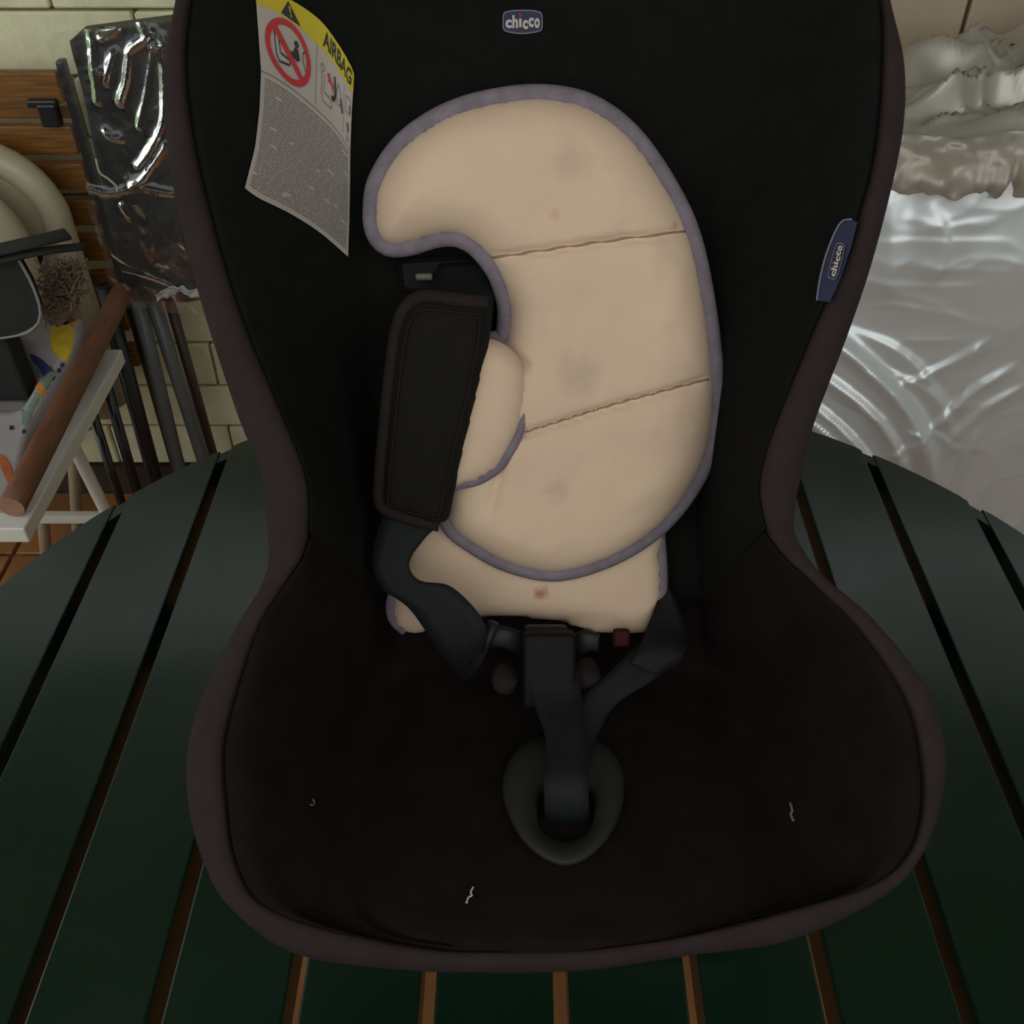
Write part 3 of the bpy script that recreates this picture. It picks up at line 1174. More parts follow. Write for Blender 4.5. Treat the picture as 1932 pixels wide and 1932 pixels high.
# ------------------------------------------------------------------ beige insert cushion
cush_pix = (950, 700)
cloc = panelP(1010, 1190, 0.0)
cush = empty('seat_insert_cushion', cloc, 'beige quilted insert cushion with lilac grey binding lying in the child seat', 'cushion')
corg = cloc
cm = cushion_mat()


def ospace(px, py, w):
    return tuple(panelP(px, py, w) - corg)


M_cush = add_stains(cm, [
    (ospace(1019, 1116, .016), .0062, srgb(150, 92, 60), 0.85),
    (ospace(1095, 705, .048), .016, srgb(150, 134, 116), 0.35),
    (ospace(1050, 925, .045), .010, srgb(150, 132, 112), 0.25),
    (ospace(1080, 310, .045), .014, srgb(160, 142, 122), 0.25),
    (ospace(1048, 405, .045), .004, srgb(186, 146, 116), 0.6),
    (ospace(1272, 428, .035), .004, srgb(170, 120, 90), 0.6),
])
base_out = [(770, 1000), (850, 955), (1050, 960), (1244, 965), (1249, 1040), (1252, 1110), (1232, 1172), (1208, 1192), (1120, 1190), (1060, 1172), (1000, 1164), (905, 1164), (830, 1180), (785, 1194), (748, 1176), (738, 1140), (752, 1080)]
b_, bo2 = pillow('base_panel', base_out, 0.004, 0.014, M_cush, cush, R=0.014, step=0.005, seed=1,
                 creases=[([(1060, 1172), (1130, 1172), (1215, 1178)], 0.003, 0.002)])
bp2 = [p for p in bo2]


def outline_piece(o2, px_pts, w, rad, name, parent, n=60, taper=False):
    P = spline([panelP(x, y, w) for x, y in px_pts], n)
    rr = [rad * min(1.0, 0.12 + 2.2 * i / (n - 1)) for i in range(n)] if taper else rad
    return tube(name, P, rr, M_pipe, parent, segs=10, flat=0.8, up=(0, NY, NZ))


outline_piece(bo2, [(1240, 990), (1246, 1050), (1247, 1110), (1238, 1150)], 0.010, 0.0048, 'side_binding', b_, 24)
outline_piece(bo2, [(750, 1100), (738, 1140), (744, 1170), (765, 1190)], 0.008, 0.0042, 'side_binding', b_, 24)

main_out = [(735, 463), (712, 440), (706, 400), (716, 340), (765, 268), (850, 213), (950, 186), (1040, 182), (1120, 203), (1195, 262), (1262, 360), (1302, 450), (1328, 570), (1342, 680), (1346, 765), (1332, 848), (1294, 925), (1235, 992), (1150, 1045), (1050, 1073), (962, 1057), (895, 1022), (850, 985),
            (838, 930), (845, 850), (862, 760), (885, 690), (925, 640), (948, 640), (955, 610), (955, 570), (938, 515), (905, 470), (868, 447), (825, 447), (775, 462)]
mainW = 0.016
mb, mo2 = pillow('padded_body', main_out, mainW, 0.030, M_cush, cush, R=0.034, step=0.0027, nb=220, amp=0.004, seed=2,
                 creases=[([(900, 490), (960, 482), (1080, 464), (1180, 450), (1300, 437)], 0.0065, 0.0020),
                          ([(955, 826), (1040, 800), (1150, 765), (1250, 738), (1345, 715)], 0.0065, 0.0020),
                          ([(945, 880), (935, 920), (925, 960)], 0.003, 0.003), ([(948, 652), (970, 668), (992, 690)], 0.006, 0.0025)])
for k_, ln_ in enumerate(([(905, 488), (960, 482), (1080, 464), (1180, 450), (1292, 437)], [(985, 816), (1040, 800), (1150, 765), (1250, 738), (1336, 716)])):
    BM_ = bvh_of([mb])
    tube('quilting_seam', [hit(BM_, x, y, 0.0001) for x, y in spline(ln_, 60)], 0.0008, M_seam, mb, segs=6)
tube('body_binding', [p3d(x, s, mainW + 0.007) for x, s in mo2], 0.0064, M_pipe, mb, closed=True, segs=10, flat=0.85, up=(0, NY, NZ))
wing_out = [(845, 915), (842, 840), (858, 740), (880, 670), (910, 640), (948, 648), (980, 676), (993, 712), (990, 765), (978, 820), (945, 878), (905, 905), (870, 915)]
wingW = 0.040
wb, wo2 = pillow('side_flap', wing_out, wingW, 0.014, M_cush, cush, R=0.020, step=0.004, seed=5, amp=0.002)
outline_piece(wo2, [(991, 740), (986, 790), (976, 822), (945, 874), (908, 901), (868, 912), (845, 915)], wingW + 0.004, 0.0040, 'flap_binding', wb, 50, True)

# ------------------------------------------------------------------ lint on the seat
M_lint = mat('grey_lint', srgb(104, 98, 78), 0.95)


def thread(pts, rad, label, bv, m_=None):
    P = [hit(bv, x, y, rad) for x, y in pts]
    o = tube('loose_thread', spline([p for p in P], 16), rad, m_ or M_thread, None, segs=6)
    tag(o, label, 'thread', 'lint on the seat cover')
    return o


thread([(893, 1674), (888, 1685), (891, 1690), (884, 1694), (880, 1705)], 0.0006, 'white thread lying near the front of the seat cover', BV)
thread([(1492, 1516), (1496, 1530), (1493, 1538), (1498, 1550)], 0.0009, 'pale fluff at the right side crease of the seat', BV, M_lint)
thread([(588, 1508), (592, 1514), (589, 1519), (584, 1518)], 0.0005, 'tiny hooked thread on the left side of the seat', BV, M_lint)

# ------------------------------------------------------------------ left background
M_white = mat('white_resin', srgb(186, 174, 146), 0.35, vary=0.04, vscale=10, spec=0.5)
M_wpaint = mat('white_painted_wood', srgb(214, 210, 200), 0.4, vary=0.05, vscale=8)
M_wood = mat('oiled_acacia_wood', srgb(104, 64, 20), 0.45, col2=srgb(134, 88, 32), vscale=18, stretch=(1, 12, 12), bump=0.2, bscale=60)
M_dkmetal = mat('black_metal', srgb(26, 26, 27), 0.35, vary=0.1, vscale=30, spec=0.6)
M_dowel = mat('brown_dowel_wood', srgb(112, 70, 46), 0.6, vary=0.2, vscale=20, stretch=(6, 1, 6), bump=0.3, bscale=120)
M_dowelend = mat('dowel_end_grain', srgb(150, 112, 90), 0.8, vary=0.12, vscale=60)
M_char = mat('charcoal_fabric', srgb(40, 41, 38), 0.85, vary=0.1, vscale=20, bump=0.25, bscale=500, spec=0.25)
M_charedge = mat('pale_grey_edge', srgb(130, 130, 124), 0.7)
M_yarn = mat('dry_beige_yarn', srgb(128, 108, 92), 0.9, vary=0.25, vscale=60)


def folding_slat_chair():
    Y = 1.60
    r = empty('folding_wooden_chair', (-0.95, Y, 0.0), 'folded wooden slat chair with black metal frame leaning at the block wall', 'chair')
    xr = -0.695
    xl = -1.20
    for py, hh in ((163, 0.047), (262, 0.046), (330, 0.045), (398, 0.045), (465, 0.046), (532, 0.045), (600, 0.045), (668, 0.045)):
        z = atY(100, py, Y).z
        box('slat', ((xr + xl) / 2, Y, z), (xr - xl, 0.018, hh), M_wood, r, bev=0.003, seg=2)
    zt = atY(100, 118, Y).z
    for x in (xr - 0.004, xl + 0.004):
        box('frame_upright', (x + 0.008, Y + 0.014, zt / 2), (0.012, 0.02, zt), M_dkmetal, r, bev=0.003)
    box('frame_rail', ((xr + xl) / 2, Y + 0.03, atY(100, 222, Y).z), (xr - xl, 0.014, 0.02), M_wood, r, bev=0.002)
    c = atY(95, 216, Y - 0.012)
    box('hinge_bracket', c, (0.028, 0.02, 0.035), M_dkmetal, r, bev=0.003)
    box('hinge_bracket', c + Vector((-0.006, 0, 0.018)), (0.045, 0.018, 0.012), M_dkmetal, r, bev=0.003)
    return r


folding_slat_chair()


def resin_chair(Y, xr, top, label):
    """folded resin chair: rounded back shell with raised rim, slots, folded seat and legs"""
    hw = 0.215
    xc = xr - hw
    root = empty('folding_resin_chair', (xc, Y, 0), label, 'chair', 'white resin chairs stacked upright')
    rad = 0.11

    def arch(hw, top, rad, bot):
        pts = [(xc - hw, bot), (xc - hw, (bot + top - rad) / 2)]
        for k in range(0, 9):
            a = math.pi - k * math.pi / 16
            pts.append((xc - hw + rad + rad * math.cos(a), top - rad + rad * math.sin(a)))
        for k in range(0, 9):
            a = math.pi / 2 - k * math.pi / 16
            pts.append((xc + hw - rad + rad * math.cos(a), top - rad + rad * math.sin(a)))
        pts += [(xc + hw, (bot + top - rad) / 2), (xc + hw, bot)]
        return pts
    bot = 0.02
    A = arch(hw - 0.024, top - 0.024, rad, 0.36)
    tube('back_frame', spline([(x, Y, z) for x, z in A], 70), 0.024, M_white, root, segs=14, flat=1.0)
    # shell between
    inner = arch(hw - 0.035, top - 0.035, rad - 0.01, 0.36)
    V, Fc = [], []
    P = spline(inner, 60)
    V2, F2 = poly_fill(P, 0.03)
    fr = [(x, Y - 0.006, z) for x, z in V2]
    bk = [(x, Y + 0.004, z) for x, z in V2]
    nn = len(fr)
    V = fr + bk
    Fc = [f for f in F2] + [tuple(i + nn for i in f[::-1]) for f in F2]
    back = mesh('back_panel', V, Fc, M_white, root, smooth=False)
    for k in range(-2, 3):
        x0 = xc + 0.025 + k * 0.062
        zt = top - 0.15 - 0.015 * abs(k)
        V, Fc = tube_data([(x0 - 0.006, Y - 0.0075, zt), (x0, Y - 0.0075, zt - 0.12), (x0, Y - 0.0075, 0.48)], 0.009, segs=8, flat=0.15, up=(0, 1, 0))
        mesh('back_slot', V, Fc, M_dkmetal, back)
        V, Fc = tube_data([(x0 + 0.024, Y - 0.006, zt + 0.02), (x0 + 0.030, Y - 0.006, zt - 0.12), (x0 + 0.03, Y - 0.006, 0.48)], 0.012, segs=8, flat=0.5, up=(0, 1, 0))
        mesh('back_rib', V, Fc, M_white, back)
    box('seat', (xc, Y + 0.018, 0.46), (0.34, 0.02, 0.30), M_white, root, bev=0.008)
    for s in (-1, 1):
        tube('leg', [(xc + s * 0.13, Y + 0.034, 0.50), (xc - 0.05 + s * 0.06, Y + 0.034, 0.0)], 0.012, M_white, root)
    return root


resin_chair(1.535, -0.712, 0.850, 'white resin folding chair nearest the wooden slats, rear of the pair')
resin_chair(1.455, -0.750, 0.838, 'white resin folding chair in front, beside the charcoal carrier')

# white side table with legs
SZ = 0.585
sx0, sx1, sy0, sy1 = -1.12, -0.612, 0.935, 1.355
st = empty('side_table', ((sx0 + sx1) / 2, (sy0 + sy1) / 2, 0), 'low white side table left of the round green table', 'table')
box('table_top', ((sx0 + sx1) / 2, (sy0 + sy1) / 2, SZ - 0.012), (sx1 - sx0, sy1 - sy0, 0.024), M_wpaint, st, bev=0.0015, seg=1)
for sx in (0, 1):
    for sy in (0, 1):
        if sy:
            a = atY(140, 845, 1.33) if sx else Vector((-1.0, 1.33, SZ - 0.05))
            b = atY(205, 975, 1.33) if sx else Vector((-1.02, 1.33, 0.2))
            d = (b - a).normalized()
            top = a - d * ((a.z - (SZ - 0.02)) / d.z)
            bot = a + d * ((0.0 - a.z) / d.z)
        else:
            x = sx1 - 0.42 if sx else sx0 + 0.06
            top, bot = Vector((x - 0.02, sy0 + 0.06, SZ - 0.02)), Vector((x - 0.02, sy0 + 0.06, 0))
        tube('leg', [top, bot], 0.0105, M_wpaint, st, segs=12)
box('stretcher', (-0.86, 1.33, atY(120, 976, 1.33).z), (0.30, 0.016, 0.018), M_wpaint, st, bev=0.003)

# brown dowel
P = [atZ(22, 957, SZ + 0.020), atZ(228, 556, SZ + 0.052)]
V, Fc = tube_data([P[0].lerp(P[1], k / 10) for k in range(11)], 0.0165, segs=20)
dw = empty('wooden_dowel', P[0] - Vector((0, 0, 0.0165)), 'thick brown wooden dowel lying along the edge of the white side table', 'dowel')
mesh('shaft', V, Fc, M_dowel, dw)
d = (P[1] - P[0]).normalized()
V, Fc = tube_data([P[0] - d * 0.0006, P[0] + d * 0.001], 0.0158, segs=20)
mesh('end_face', V, Fc, M_dowelend, dw, smooth=False)

# citrus cloth heaped on the side table
def cloth_z(x, y):
    t = (y - 0.98) / 0.37
    t = max(0, min(1, t))
    t *= 1.0 - max(0.0, min(1.0, (-0.675 - x) / 0.02)) * max(0.0, min(1.0, (0.065 - abs(y - 1.215)) / 0.025))
    return SZ + 0.004 + 0.085 * t * t * (3 - 2 * t) * (0.8 + 0.2 * math.sin(x * 30)) + 0.012 * fbm(Vector((x * 9, y * 9, 4.0)), 3) * t


nx, ny = 40, 40
V = []
for j in range(ny + 1):
    for i in range(nx + 1):
        x = -1.05 + 0.395 * i / nx
        y = 0.965 + 0.385 * j / ny
        V.append((x + 0.01 * math.sin(y * 21), y, cloth_z(x, y)))
top = list(V)
V = top + [(x, y, SZ + 0.0005) for x, y, z in top]
N = len(top)
Fc = grid_faces(ny + 1, nx + 1)
Fc = Fc + [tuple(i + N for i in f[::-1]) for f in Fc]
edge = [i for i in range(nx + 1)] + [(j + 1) * (nx + 1) - 1 for j in range(1, ny + 1)] + [ny * (nx + 1) + i for i in range(nx - 1, -1, -1)] + [j * (nx + 1) for j in range(ny - 1, 0, -1)]
for a, b in zip(edge, edge[1:] + edge[:1]):
    Fc.append((a, b, b + N, a + N))
cl_root = empty('citrus_print_cloth', (-0.85, 1.15, SZ), 'white cloth printed with lemons, oranges and leaves heaped on the white side table', 'cloth')
M_cloth = mat('white_cloth', srgb(160, 152, 150), 0.85, vary=0.06, vscale=12, bump=0.3, bscale=500)
cl = mesh('cloth', V, Fc, M_cloth, cl_root)
CB = bvh_of([cl])


def cprint(name, pts, col, off=0.0012, closed_spline=True):
    pl = spline(pts, 28, True) if closed_spline else np.array(pts, float)
    V2, F2 = poly_fill(pl, 9)
    VV = []
    for x, y in V2:
        d = ray(x, y)
        h = CB.ray_cast(CAM, d.normalized())
        if h[0] is None:
            h = CB.find_nearest(atZ(x, y, SZ + 0.06))
        nn = h[1] if h[1].z > 0 else -h[1]
        VV.append(h[0] + nn * off)
    m_ = mat('print_' + name, col, 0.85, vary=0.18, vscale=50)
    return mesh(name, VV, F2, m_, cl_root, fix=False)


LEAF, TEAL, BLUE, ORG, YEL = srgb(112, 128, 112), srgb(86, 150, 150), srgb(46, 48, 104), srgb(214, 126, 40), srgb(196, 164, 34)
cprint('lemon_print', [(98, 620), (118, 606), (142, 625), (152, 652), (140, 680), (120, 682), (102, 664), (94, 640)], YEL)
cprint('leaf_print', [(150, 568), (172, 576), (186, 596), (178, 612), (164, 596), (150, 580)], TEAL)
cprint('leaf_print', [(210, 632), (224, 640), (224, 660), (208, 672), (200, 662)], TEAL)
cprint('orange_print', [(128, 590), (150, 602), (168, 622), (164, 634), (148, 620), (126, 600)], ORG)
cprint('orange_print', [(194, 672), (205, 676), (200, 688), (192, 682)], ORG)
cprint('orange_print', [(44, 700), (66, 712), (88, 736), (98, 760), (88, 772), (78, 748), (62, 728), (44, 716)], ORG)
cprint('leaf_print', [(56, 668), (80, 678), (104, 704), (112, 720), (92, 716), (72, 696)], BLUE)
cprint('leaf_print', [(42, 676), (60, 680), (80, 702), (82, 722), (66, 714), (48, 696)], LEAF, 0.0018)
cprint('leaf_print', [(84, 714), (100, 702), (114, 722), (108, 738), (90, 738), (80, 728)], LEAF, 0.0018)
cprint('leaf_print', [(44, 762), (60, 744), (78, 744), (82, 766), (66, 796), (46, 806), (42, 786)], LEAF, 0.0018)
cprint('orange_print', [(2, 858), (12, 866), (22, 884), (24, 904), (16, 912), (8, 896), (0, 876)], srgb(180, 96, 50))
for k, (x, y) in enumerate(((118, 690), (112, 700), (124, 700), (22, 808), (46, 815), (58, 822))):
    cprint('dot_print', [(x - 3, y - 3), (x + 3, y - 4), (x + 4, y + 3), (x - 3, y + 4)], srgb(40, 40, 56))

# charcoal carrier on the side table
BY = 1.185
car = empty('charcoal_carrier', (-0.86, BY + 0.06, SZ), 'charcoal fabric carrier with curled lid standing on the citrus cloth', 'carrier')
xr = -0.695
box('body', ((xr - 1.05) / 2, BY + 0.03, SZ + 0.117), (xr + 1.05, 0.04, 0.21), M_char, car, bev=0.006)
z1, z0 = atY(60, 492, BY - 0.006).z, atY(60, 648, BY - 0.006).z
xf = -0.624
fp = [(-1.05, z1), (xf - 0.006, z1 + 0.002), (xf, z1 - 0.03), (xf, z0 + 0.055), (xf - 0.012, z0 + 0.03), (xf - 0.05, z0 + 0.012), (-0.80, z0), (-1.05, z0 - 0.012)]
V2, F2 = poly_fill(fp, 0.02)
fr = [(x, BY - 0.008, z) for x, z in V2]
bk = [(x, BY + 0.004, z) for x, z in V2]
n = len(fr)
flap = mesh('front_flap', fr + bk, list(F2) + [tuple(i + n for i in f[::-1]) for f in F2], M_char, car, smooth=False)
tube('flap_edge', [(x, BY - 0.007, z) for x, z in spline(fp[1:], 40)], 0.0022, M_charedge, flap, segs=6)
for (a, b, c), ro in ((((-40, 492), (60, 470), (136, 452)), Vector((-0.02, 0.03, -0.003))), (((-40, 508), (70, 484), (162, 472)), Vector((-0.002, 0.012, 0.002)))):
    L = [atY(*a, BY - 0.03), atY(*b, BY - 0.03), atY(*c, BY)]
    R = [p + ro for p in L]
    V, Fc = ribbon_data(L, R, 16, 0.004)
    mesh('lid_sheet', V, Fc, M_char, car)
tube('strap_edge', [atY(136, 452, BY), atY(150, 490, BY + 0.05), atY(166, 540, BY + 0.09), atY(176, 566, BY + 0.12)], 0.0009, M_charedge, car, segs=6)

# fluffy yarn bundle
yr = random.Random(11)
V, Fc = [], []
for k in range(700):
    px, py = yr.uniform(90, 160), yr.uniform(498, 600)
    if px > 150 - max(0, (py - 560)) * 1.2:
        continue
    p = atY(px, py, 1.275 + yr.uniform(-0.02, 0.04))
    pts = [p]
    dr = Vector((yr.uniform(-1, 1), yr.uniform(-1, 0.4), yr.uniform(-0.8, 1)))
    for q in range(5):
        dr = (dr + Vector((yr.uniform(-1, 1), yr.uniform(-1, 1), yr.uniform(-1, 1))) * 0.8).normalized()
        pts.append(pts[-1] + dr * 0.0042)
    V, Fc = join((V, Fc), tube_data(spline(pts, 8), 0.0012, segs=4))
yb = empty('yarn_bundle', atY(120, 600, 1.29), 'fluffy beige yarn bundle beside the charcoal carrier', 'yarn')
core = [atY(112, 500, 1.30), atY(118, 535, 1.30), atY(112, 570, 1.30), atY(104, 600, 1.30)]
V0, F0 = tube_data(spline(core, 14), [0.012 + 0.014 * math.sin(math.pi * (k + 1) / 15) for k in range(14)], segs=12)
V0 = [v + Vector((1, 1, 1)) * 0.004 * fbm(v * 60) for v in V0]
mesh('core', V0, F0, M_yarn, yb)
mesh('strands', V, Fc, M_yarn, yb)['kind'] = 'stuff'

# ------------------------------------------------------------------ folded garden chairs in plastic wrap
WY = 1.50
wr = empty('wrapped_garden_chair', (-0.50, WY, 0), 'black folded garden chair wrapped in clear plastic against the wall', 'chair')
xl, xr = -0.625, -0.33
zt, zb = 1.005, 0.60
nx, nz = 40, 60
M_sling = mat('black_sling_fabric', srgb(12, 13, 13), 0.5, vary=0.1, vscale=30, bump=0.3, bscale=600, spec=0.4)
V = []
for j in range(nz + 1):
    for i in range(nx + 1):
        u, v = i / nx, j / nz
        x = xl + 0.012 + (xr - xl) * u - 0.02 * (1 - v) * (1 - u)
        z = zb + (zt - zb) * v + 0.035 * u * v
        y = WY - 0.02 + 0.010 * fbm(Vector((x * 10, z * 7, 1)))
        V.append((x, y, z))
N = len(V)
Fc = grid_faces(nz + 1, nx + 1)
V = V + [(x, WY + 0.05, z) for x, y, z in V]
Fb = [tuple(i + N for i in f[::-1]) for f in Fc]
edge = [i for i in range(nx + 1)] + [(j + 1) * (nx + 1) - 1 for j in range(1, nz + 1)] + [nz * (nx + 1) + i for i in range(nx - 1, -1, -1)] + [j * (nx + 1) for j in range(nz - 1, 0, -1)]
Fe = [(a, b, b + N, a + N) for a, b in zip(edge, edge[1:] + edge[:1])]
mesh('folded_sling', V, Fc + Fb + Fe, M_sling, wr)

mP, tP, bP = new_mat('clear_plastic_film')
tr = tP.nodes.new('ShaderNodeBsdfTransparent')
tr.inputs[0].default_value = (0.90, 0.91, 0.90, 1)
gl = tP.nodes.new('ShaderNodeBsdfGlossy')
gl.inputs['Roughness'].default_value = 0.12
gl.inputs['Color'].default_value = (1, 1, 1, 1)
df = tP.nodes.new('ShaderNodeBsdfDiffuse')
df.inputs['Color'].default_value = (0.7, 0.7, 0.68, 1)
lw = tP.nodes.new('ShaderNodeFresnel')
lw.inputs[0].default_value = 1.5
ad = tP.nodes.new('ShaderNodeMath')
ad.operation = 'MULTIPLY_ADD'
ad.inputs[1].default_value = 1.0
ad.inputs[2].default_value = 0.0
tP.links.new(lw.outputs[0], ad.inputs[0])
m1 = tP.nodes.new('ShaderNodeMixShader')
m1.inputs[0].default_value = 0.025
tP.links.new(tr.outputs[0], m1.inputs[1])
tP.links.new(df.outputs[0], m1.inputs[2])
m2 = tP.nodes.new('ShaderNodeMixShader')
tP.links.new(ad.outputs[0], m2.inputs[0])
tP.links.new(m1.outputs[0], m2.inputs[1])
tP.links.new(gl.outputs[0], m2.inputs[2])
tP.links.new(m2.outputs[0], tP.nodes['Material Output'].inputs['Surface'])


def ridge(p):
    return 1 - abs(noise.noise(p)) * 2


nx, nz = 110, 190
CR = [([(150, 40), (172, 62), (178, 130), (186, 190)], 0.010, 0.004), ([(172, 34), (200, 44), (225, 48), (208, 62), (190, 72)], 0.012, 0.005),
      ([(268, 48), (277, 70), (246, 94), (244, 115), (240, 150), (228, 192)], 0.013, 0.0035), ([(290, 60), (310, 84), (286, 90)], 0.010, 0.004),
      ([(302, 90), (308, 130), (310, 170), (308, 232), (285, 280), (262, 312)], 0.012, 0.003), ([(286, 100), (276, 170), (262, 240)], 0.006, 0.003),
      ([(314, 272), (285, 315), (268, 338), (250, 348)], 0.012, 0.0035), ([(200, 248), (212, 258), (226, 260)], 0.010, 0.004),
      ([(215, 100), (206, 130), (200, 155)], 0.010, 0.004), ([(180, 130), (196, 136)], 0.008, 0.004),
      ([(165, 352), (210, 362), (260, 352), (330, 362)], 0.008, 0.004), ([(230, 385), (242, 405)], 0.008, 0.002),
      ([(215, 480), (270, 515), (328, 540)], 0.004, 0.0015), ([(235, 510), (290, 525), (330, 540)], 0.004, 0.0015)]
CRW = [(spline([(lambda q: (q.x, q.z))(atY(x, y, WY - 0.04)) for x, y in line], 20), am, wd) for line, am, wd in CR]
pts2 = []
for j in range(nz + 1):
    for i in range(nx + 1):
        u, v = i / nx, j / nz
        z = 0.585 + 0.435 * v + 0.035 * u * v
        x = xl - 0.010 + (xr - xl + 0.02) * u - 0.015 * (1 - v) * (1 - u) + 0.006 * fbm(Vector((0, z * 14, 2)))
        if v < 0.06:
            x += 0.01 * math.sin(u * 40) * (0.06 - v) / 0.06
            z += 0.012 * math.sin(u * 9 + 1) * (0.06 - v) / 0.06 + 0.03 * u * (0.06 - v) / 0.06
        pts2.append((x, z))
pts2 = np.array(pts2)
hh = np.zeros(len(pts2))
for line, am, wd in CRW:
    dd = seg_dist(pts2, line, False)
    hh = np.maximum(hh, am * np.exp(-dd / wd))
V = []
for (x, z), h in zip(pts2, hh):
    V.append((x, WY - 0.040 - h - (0.008 if z > 0.70 else 0.008 - 0.006 * min(1, (0.70 - z) / 0.05)) * fbm(Vector((x * 9, z * 6, 3))) - 0.0012 * fbm(Vector((x * 60, z * 40, 0))), z))
mesh('plastic_wrap', V, grid_faces(nz + 1, nx + 1), mP, wr)
L_ = [atY(x, y, WY - 0.055) for x, y in ((292, 556), (315, 545), (335, 540), (355, 545), (380, 550), (410, 548))]
R_ = [atY(x, y, WY - 0.045) for x, y in ((296, 564), (318, 560), (338, 552), (358, 558), (382, 562), (412, 562))]
V, Fc = ribbon_data(L_, R_, 60, 0.001)
V = [v + Vector((0, 0.006 * noise.noise(v * 90), 0.004 * noise.noise(v * 120 + Vector((5, 0, 0))))) for v in V]
mesh('plastic_hem', V, Fc, mat('milky_plastic', srgb(190, 194, 190), 0.2, spec=0.8), wr, smooth=False)
M_tubeG = mat('grey_steel_tube', srgb(96, 98, 98), 0.4, vary=0.06, spec=0.5)
M_tubeB = mat('gloss_black_tube', srgb(14, 14, 15), 0.18, vary=0.05, spec=0.7)
M_tubeR = mat('brown_steel_tube', srgb(66, 52, 44), 0.5, vary=0.06)
for a, b, wpx, yy, mm in (((262, 575), (340, 890), 26, 1.50, M_tubeG), ((292, 580), (385, 870), 28, 1.52, M_tubeG), ((325, 585), (402, 858), 20, 1.56, M_tubeR),
                          ((222, 640), (292, 900), 30, 1.48, M_dkmetal), ((203, 735), (262, 940), 20, 1.44, M_tubeB), ((178, 790), (226, 940), 18, 1.42, M_tubeB)):
    A, B = atY(*a, yy), atY(*b, yy)
    d = (B - A).normalized()
    bot = A + d * ((0.0 - A.z) / d.z)
    topp = A - d * 0.10 if mm is not M_tubeB else A - d * 0.05
    rr = wpx / 2 * 1.75 / F
    tube('frame_tube', [topp, bot], rr, mm, wr, segs=14)
tube('pull_cord', spline([atY(181, 300, 1.44), atY(188, 325, 1.44), atY(205, 338, 1.44), atY(220, 352, 1.44), atY(221, 362, 1.44)], 24), 0.0016, mat('pale_cord', srgb(170, 164, 140), 0.6), wr, segs=8)

# ------------------------------------------------------------------ silver cover on the right
mS, tS, bS = new_mat('silver_coated_polyester')
bS.inputs['Base Color'].default_value = srgb(224, 226, 226)
bS.inputs['Metallic'].default_value = 0.5
bS.inputs['Roughness'].default_value = 0.36
M_silver = mS
M_silver2 = mat('dull_silver_lining', srgb(184, 178, 168), 0.34, metal=0.45, vary=0.06, vscale=9)
M_hem = mat('pale_hem_fabric', srgb(176, 166, 152), 0.45, metal=0.3, vary=0.06, vscale=14)
sv = empty('silver_cover', (0.95, 1.48, 0), 'silver protective cover with gathered hem draped over furniture at right', 'cover')


def plan(a, grow=0.0):
    cx, cy, rx, ry, p = 1.02, 1.47, 0.62 + grow, 0.20 + grow, 3.2
    c, s = math.cos(a), math.sin(a)
    return (cx + rx * math.copysign(abs(c) ** (2 / p), c), cy + ry * math.copysign(abs(s) ** (2 / p), s))


PER = spline([plan(2 * math.pi * k / 400) for k in range(400)], 560, True)
NA = len(PER)
NZ = 280
ZH = 0.885


def nrm2(i):
    t = PER[(i + 1) % NA] - PER[i - 1]
    n = np.array([t[1], -t[0]])
    return n / np.linalg.norm(n)


NRM = [nrm2(i) for i in range(NA)]
if NRM[0] @ (PER[0] - PER.mean(0)) < 0:
    NRM = [-n for n in NRM]


def polyw(pts):
    return spline([(lambda q: (q.x, q.z))(atY(x, y, 1.27)) for x, y in pts], 24)


# folds seen on the front: (line, height, half width)
FOLDS = [(polyw([(1480, 560), (1570, 640), (1640, 690), (1710, 760), (1745, 830), (1760, 920)]), 0.030, 0.022),
         (polyw([(1470, 650), (1560, 720), (1640, 770), (1690, 830), (1720, 930)]), 0.020, 0.016),
         (polyw([(1450, 720), (1540, 780), (1620, 840), (1690, 930)]), 0.018, 0.012),
         (polyw([(1450, 770), (1540, 815), (1600, 860), (1650, 940)]), 0.012, 0.008),
         (polyw([(1600, 640), (1700, 670), (1760, 730), (1800, 830)]), 0.008, 0.012),
         (polyw([(1680, 740), (1790, 690), (1880, 630)]), 0.006, 0.008), (polyw([(1740, 820), (1830, 740), (1920, 680)]), 0.007, 0.008),
         (polyw([(1770, 850), (1850, 770), (1950, 710)]), 0.005, 0.007), (polyw([(1850, 640), (1832, 700), (1810, 760)]), 0.004, 0.004),
         (polyw([(1780, 945), (1815, 860), (1850, 795)]), 0.006, 0.004), (polyw([(1770, 400), (1795, 470), (1765, 560)]), 0.005, 0.012),
         (polyw([(1680, 360), (1700, 450), (1685, 600)]), 0.008, 0.03), (polyw([(1620, 610), (1700, 590), (1830, 605)]), 0.0018, 0.010),
         (polyw([(1620, 545), (1740, 552), (1860, 540)]), 0.0018, 0.010), (polyw([(1640, 485), (1740, 470), (1930, 460)]), 0.0018, 0.010),
         (polyw([(1720, 430), (1800, 440), (1900, 420)]), 0.0018, 0.010), (polyw([(1640, 700), (1720, 720), (1780, 760)]), 0.004, 0.006),
         (polyw([(1690, 800), (1760, 810), (1810, 850)]), 0.004, 0.006), (polyw([(1660, 860), (1730, 820), (1770, 790)]), 0.003, 0.005)]
fr = np.array([(PER[i % NA][0], ZH * (i // NA) / NZ) for i in range(NA * (NZ + 1))])
fo = np.zeros(len(fr))
for line, am, wd in FOLDS:
    fo += fold_field(fr, line, am, wd)
V = []
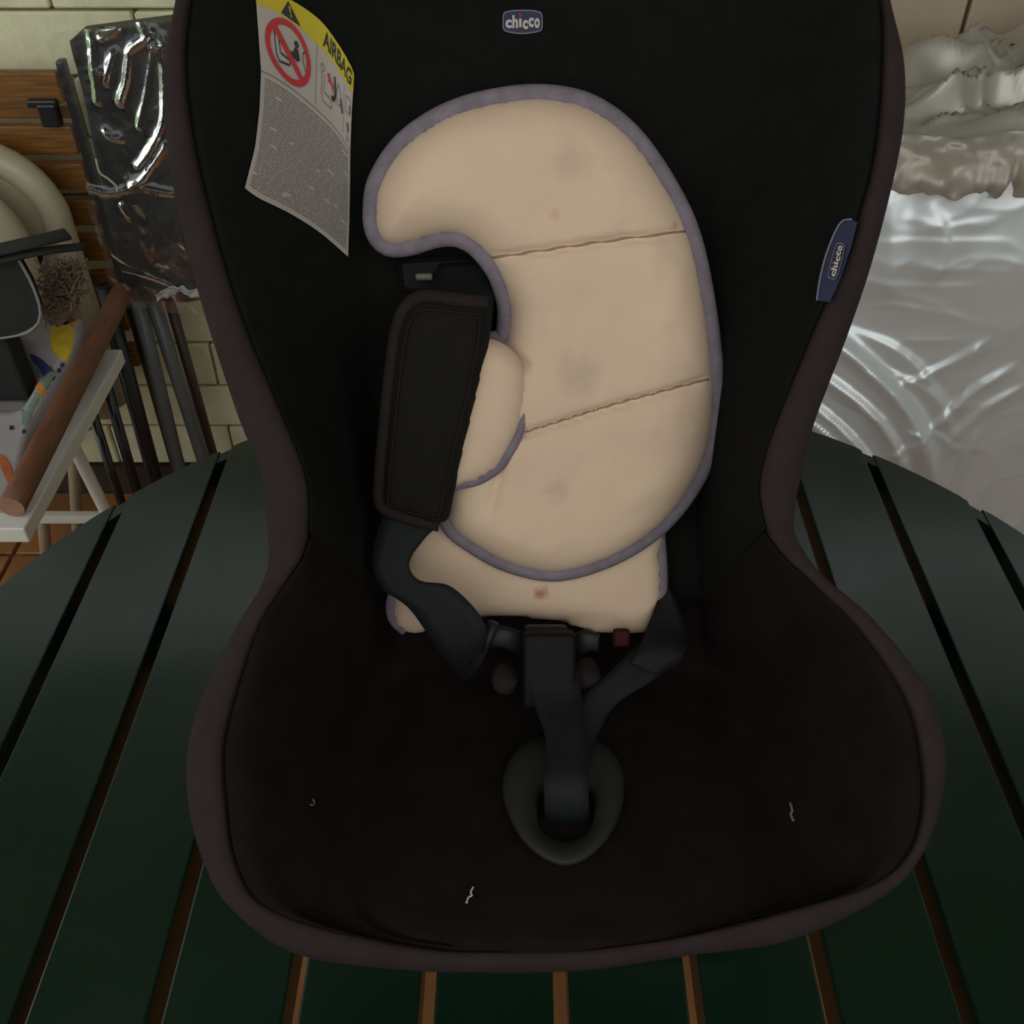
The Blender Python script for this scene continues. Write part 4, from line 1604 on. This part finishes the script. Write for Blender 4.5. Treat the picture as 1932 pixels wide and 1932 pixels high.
for j in range(NZ + 1):
    v = j / NZ
    z = ZH * v
    for i in range(NA):
        n = NRM[i]
        x, y = PER[i] + n * 0.02 * (1 - v)
        fold = (fo[j * NA + i] if n[1] < 0.2 else 0.0)
        fold += 0.010 * fbm(Vector((x * 2.5 + z, z * 2.2, 1.7 + y)), 2)
        fold += 0.0018 * ridge(Vector((x * 8 + z * 5, z * 9 - x * 3, 8.0))) ** 4
        fold += 0.0009 * ridge(Vector((x * 22 - z * 12, z * 17, 3.0))) ** 4
        g = max(0, (v - 0.86) / 0.14)
        fold += -0.02 * g + 0.006 * g * noise.noise(Vector((x * 28, y * 28, z * 3)))
        V.append((x + n[0] * fold, min(y + n[1] * fold, 1.69), z))
mesh('drape', V, grid_faces(NZ + 1, NA, wrap=True), M_silver, sv)
# gathered hem ring
V = []
NH = 26
for j in range(NH + 1):
    v = j / NH
    for i in range(NA):
        n = NRM[i]
        x, y = PER[i] + n * (-0.010 + 0.016 * math.sin(math.pi * v) ** 0.8 - 0.028 * v * v)
        q = Vector((x * 46, y * 46, v * 0.35))
        ru = 0.024 * noise.noise(q) * (0.35 + 0.65 * math.sin(math.pi * min(1, v + 0.15)))
        ru += 0.007 * noise.noise(q * 2.3)
        zz = 0.858 + (0.068 + 0.16 * max(0, x - 0.60)) * v + 0.010 * noise.noise(Vector((x * 14, y * 14, 0)))
        V.append((x + n[0] * ru, min(y + n[1] * ru, 1.69), zz))
mesh('gathered_hem', V, grid_faces(NH + 1, NA, wrap=True), M_hem, sv)
# crumpled heap on top
NU, NV = 190, 90
V = []
for j in range(NV + 1):
    for i in range(NU + 1):
        u, v = i / NU, j / NV
        x = 0.42 + 1.18 * u
        y = 1.325 + 0.335 * v
        e = min(1, min(u, 1 - u) * 7) * min(1, v * 7) * min(1, (1 - v) * 5)
        wx = x + 0.10 * noise.noise(Vector((x * 5, y * 5, 7)))
        wy = y + 0.10 * noise.noise(Vector((x * 5, y * 5, 9)))
        a1 = ridge(Vector((wx * 4.2 + wy * 1.0, wy * 11 - wx * 3.4, 5.5)))
        a2 = ridge(Vector((wx * 10 + wy * 5, wy * 16 + wx * 4, 1.5)))
        rise = max(0, min(1, (x - 0.50) / 0.32))
        hh = 0.895 + e * (0.020 + 0.075 * v * rise + 0.045 * a1 ** 2 + 0.022 * max(a2, 0) ** 3 + 0.03 * fbm(Vector((x * 5, y * 5, 2.2)), 2))
        V.append((x + 0.02 * noise.noise(Vector((x * 9, y * 9, 3))), y, hh))
heap = mesh('heaped_folds', V, grid_faces(NV + 1, NU + 1), M_silver2, sv)
c = bvh_of([heap]).ray_cast(CAM, ray(1912, 85).normalized())[0]
c = c if c is not None else atY(1912, 85, 1.42)
tube('eyelet', [c, c + Vector((0, 0.004, -0.012))], 0.004, M_dkmetal, sv)
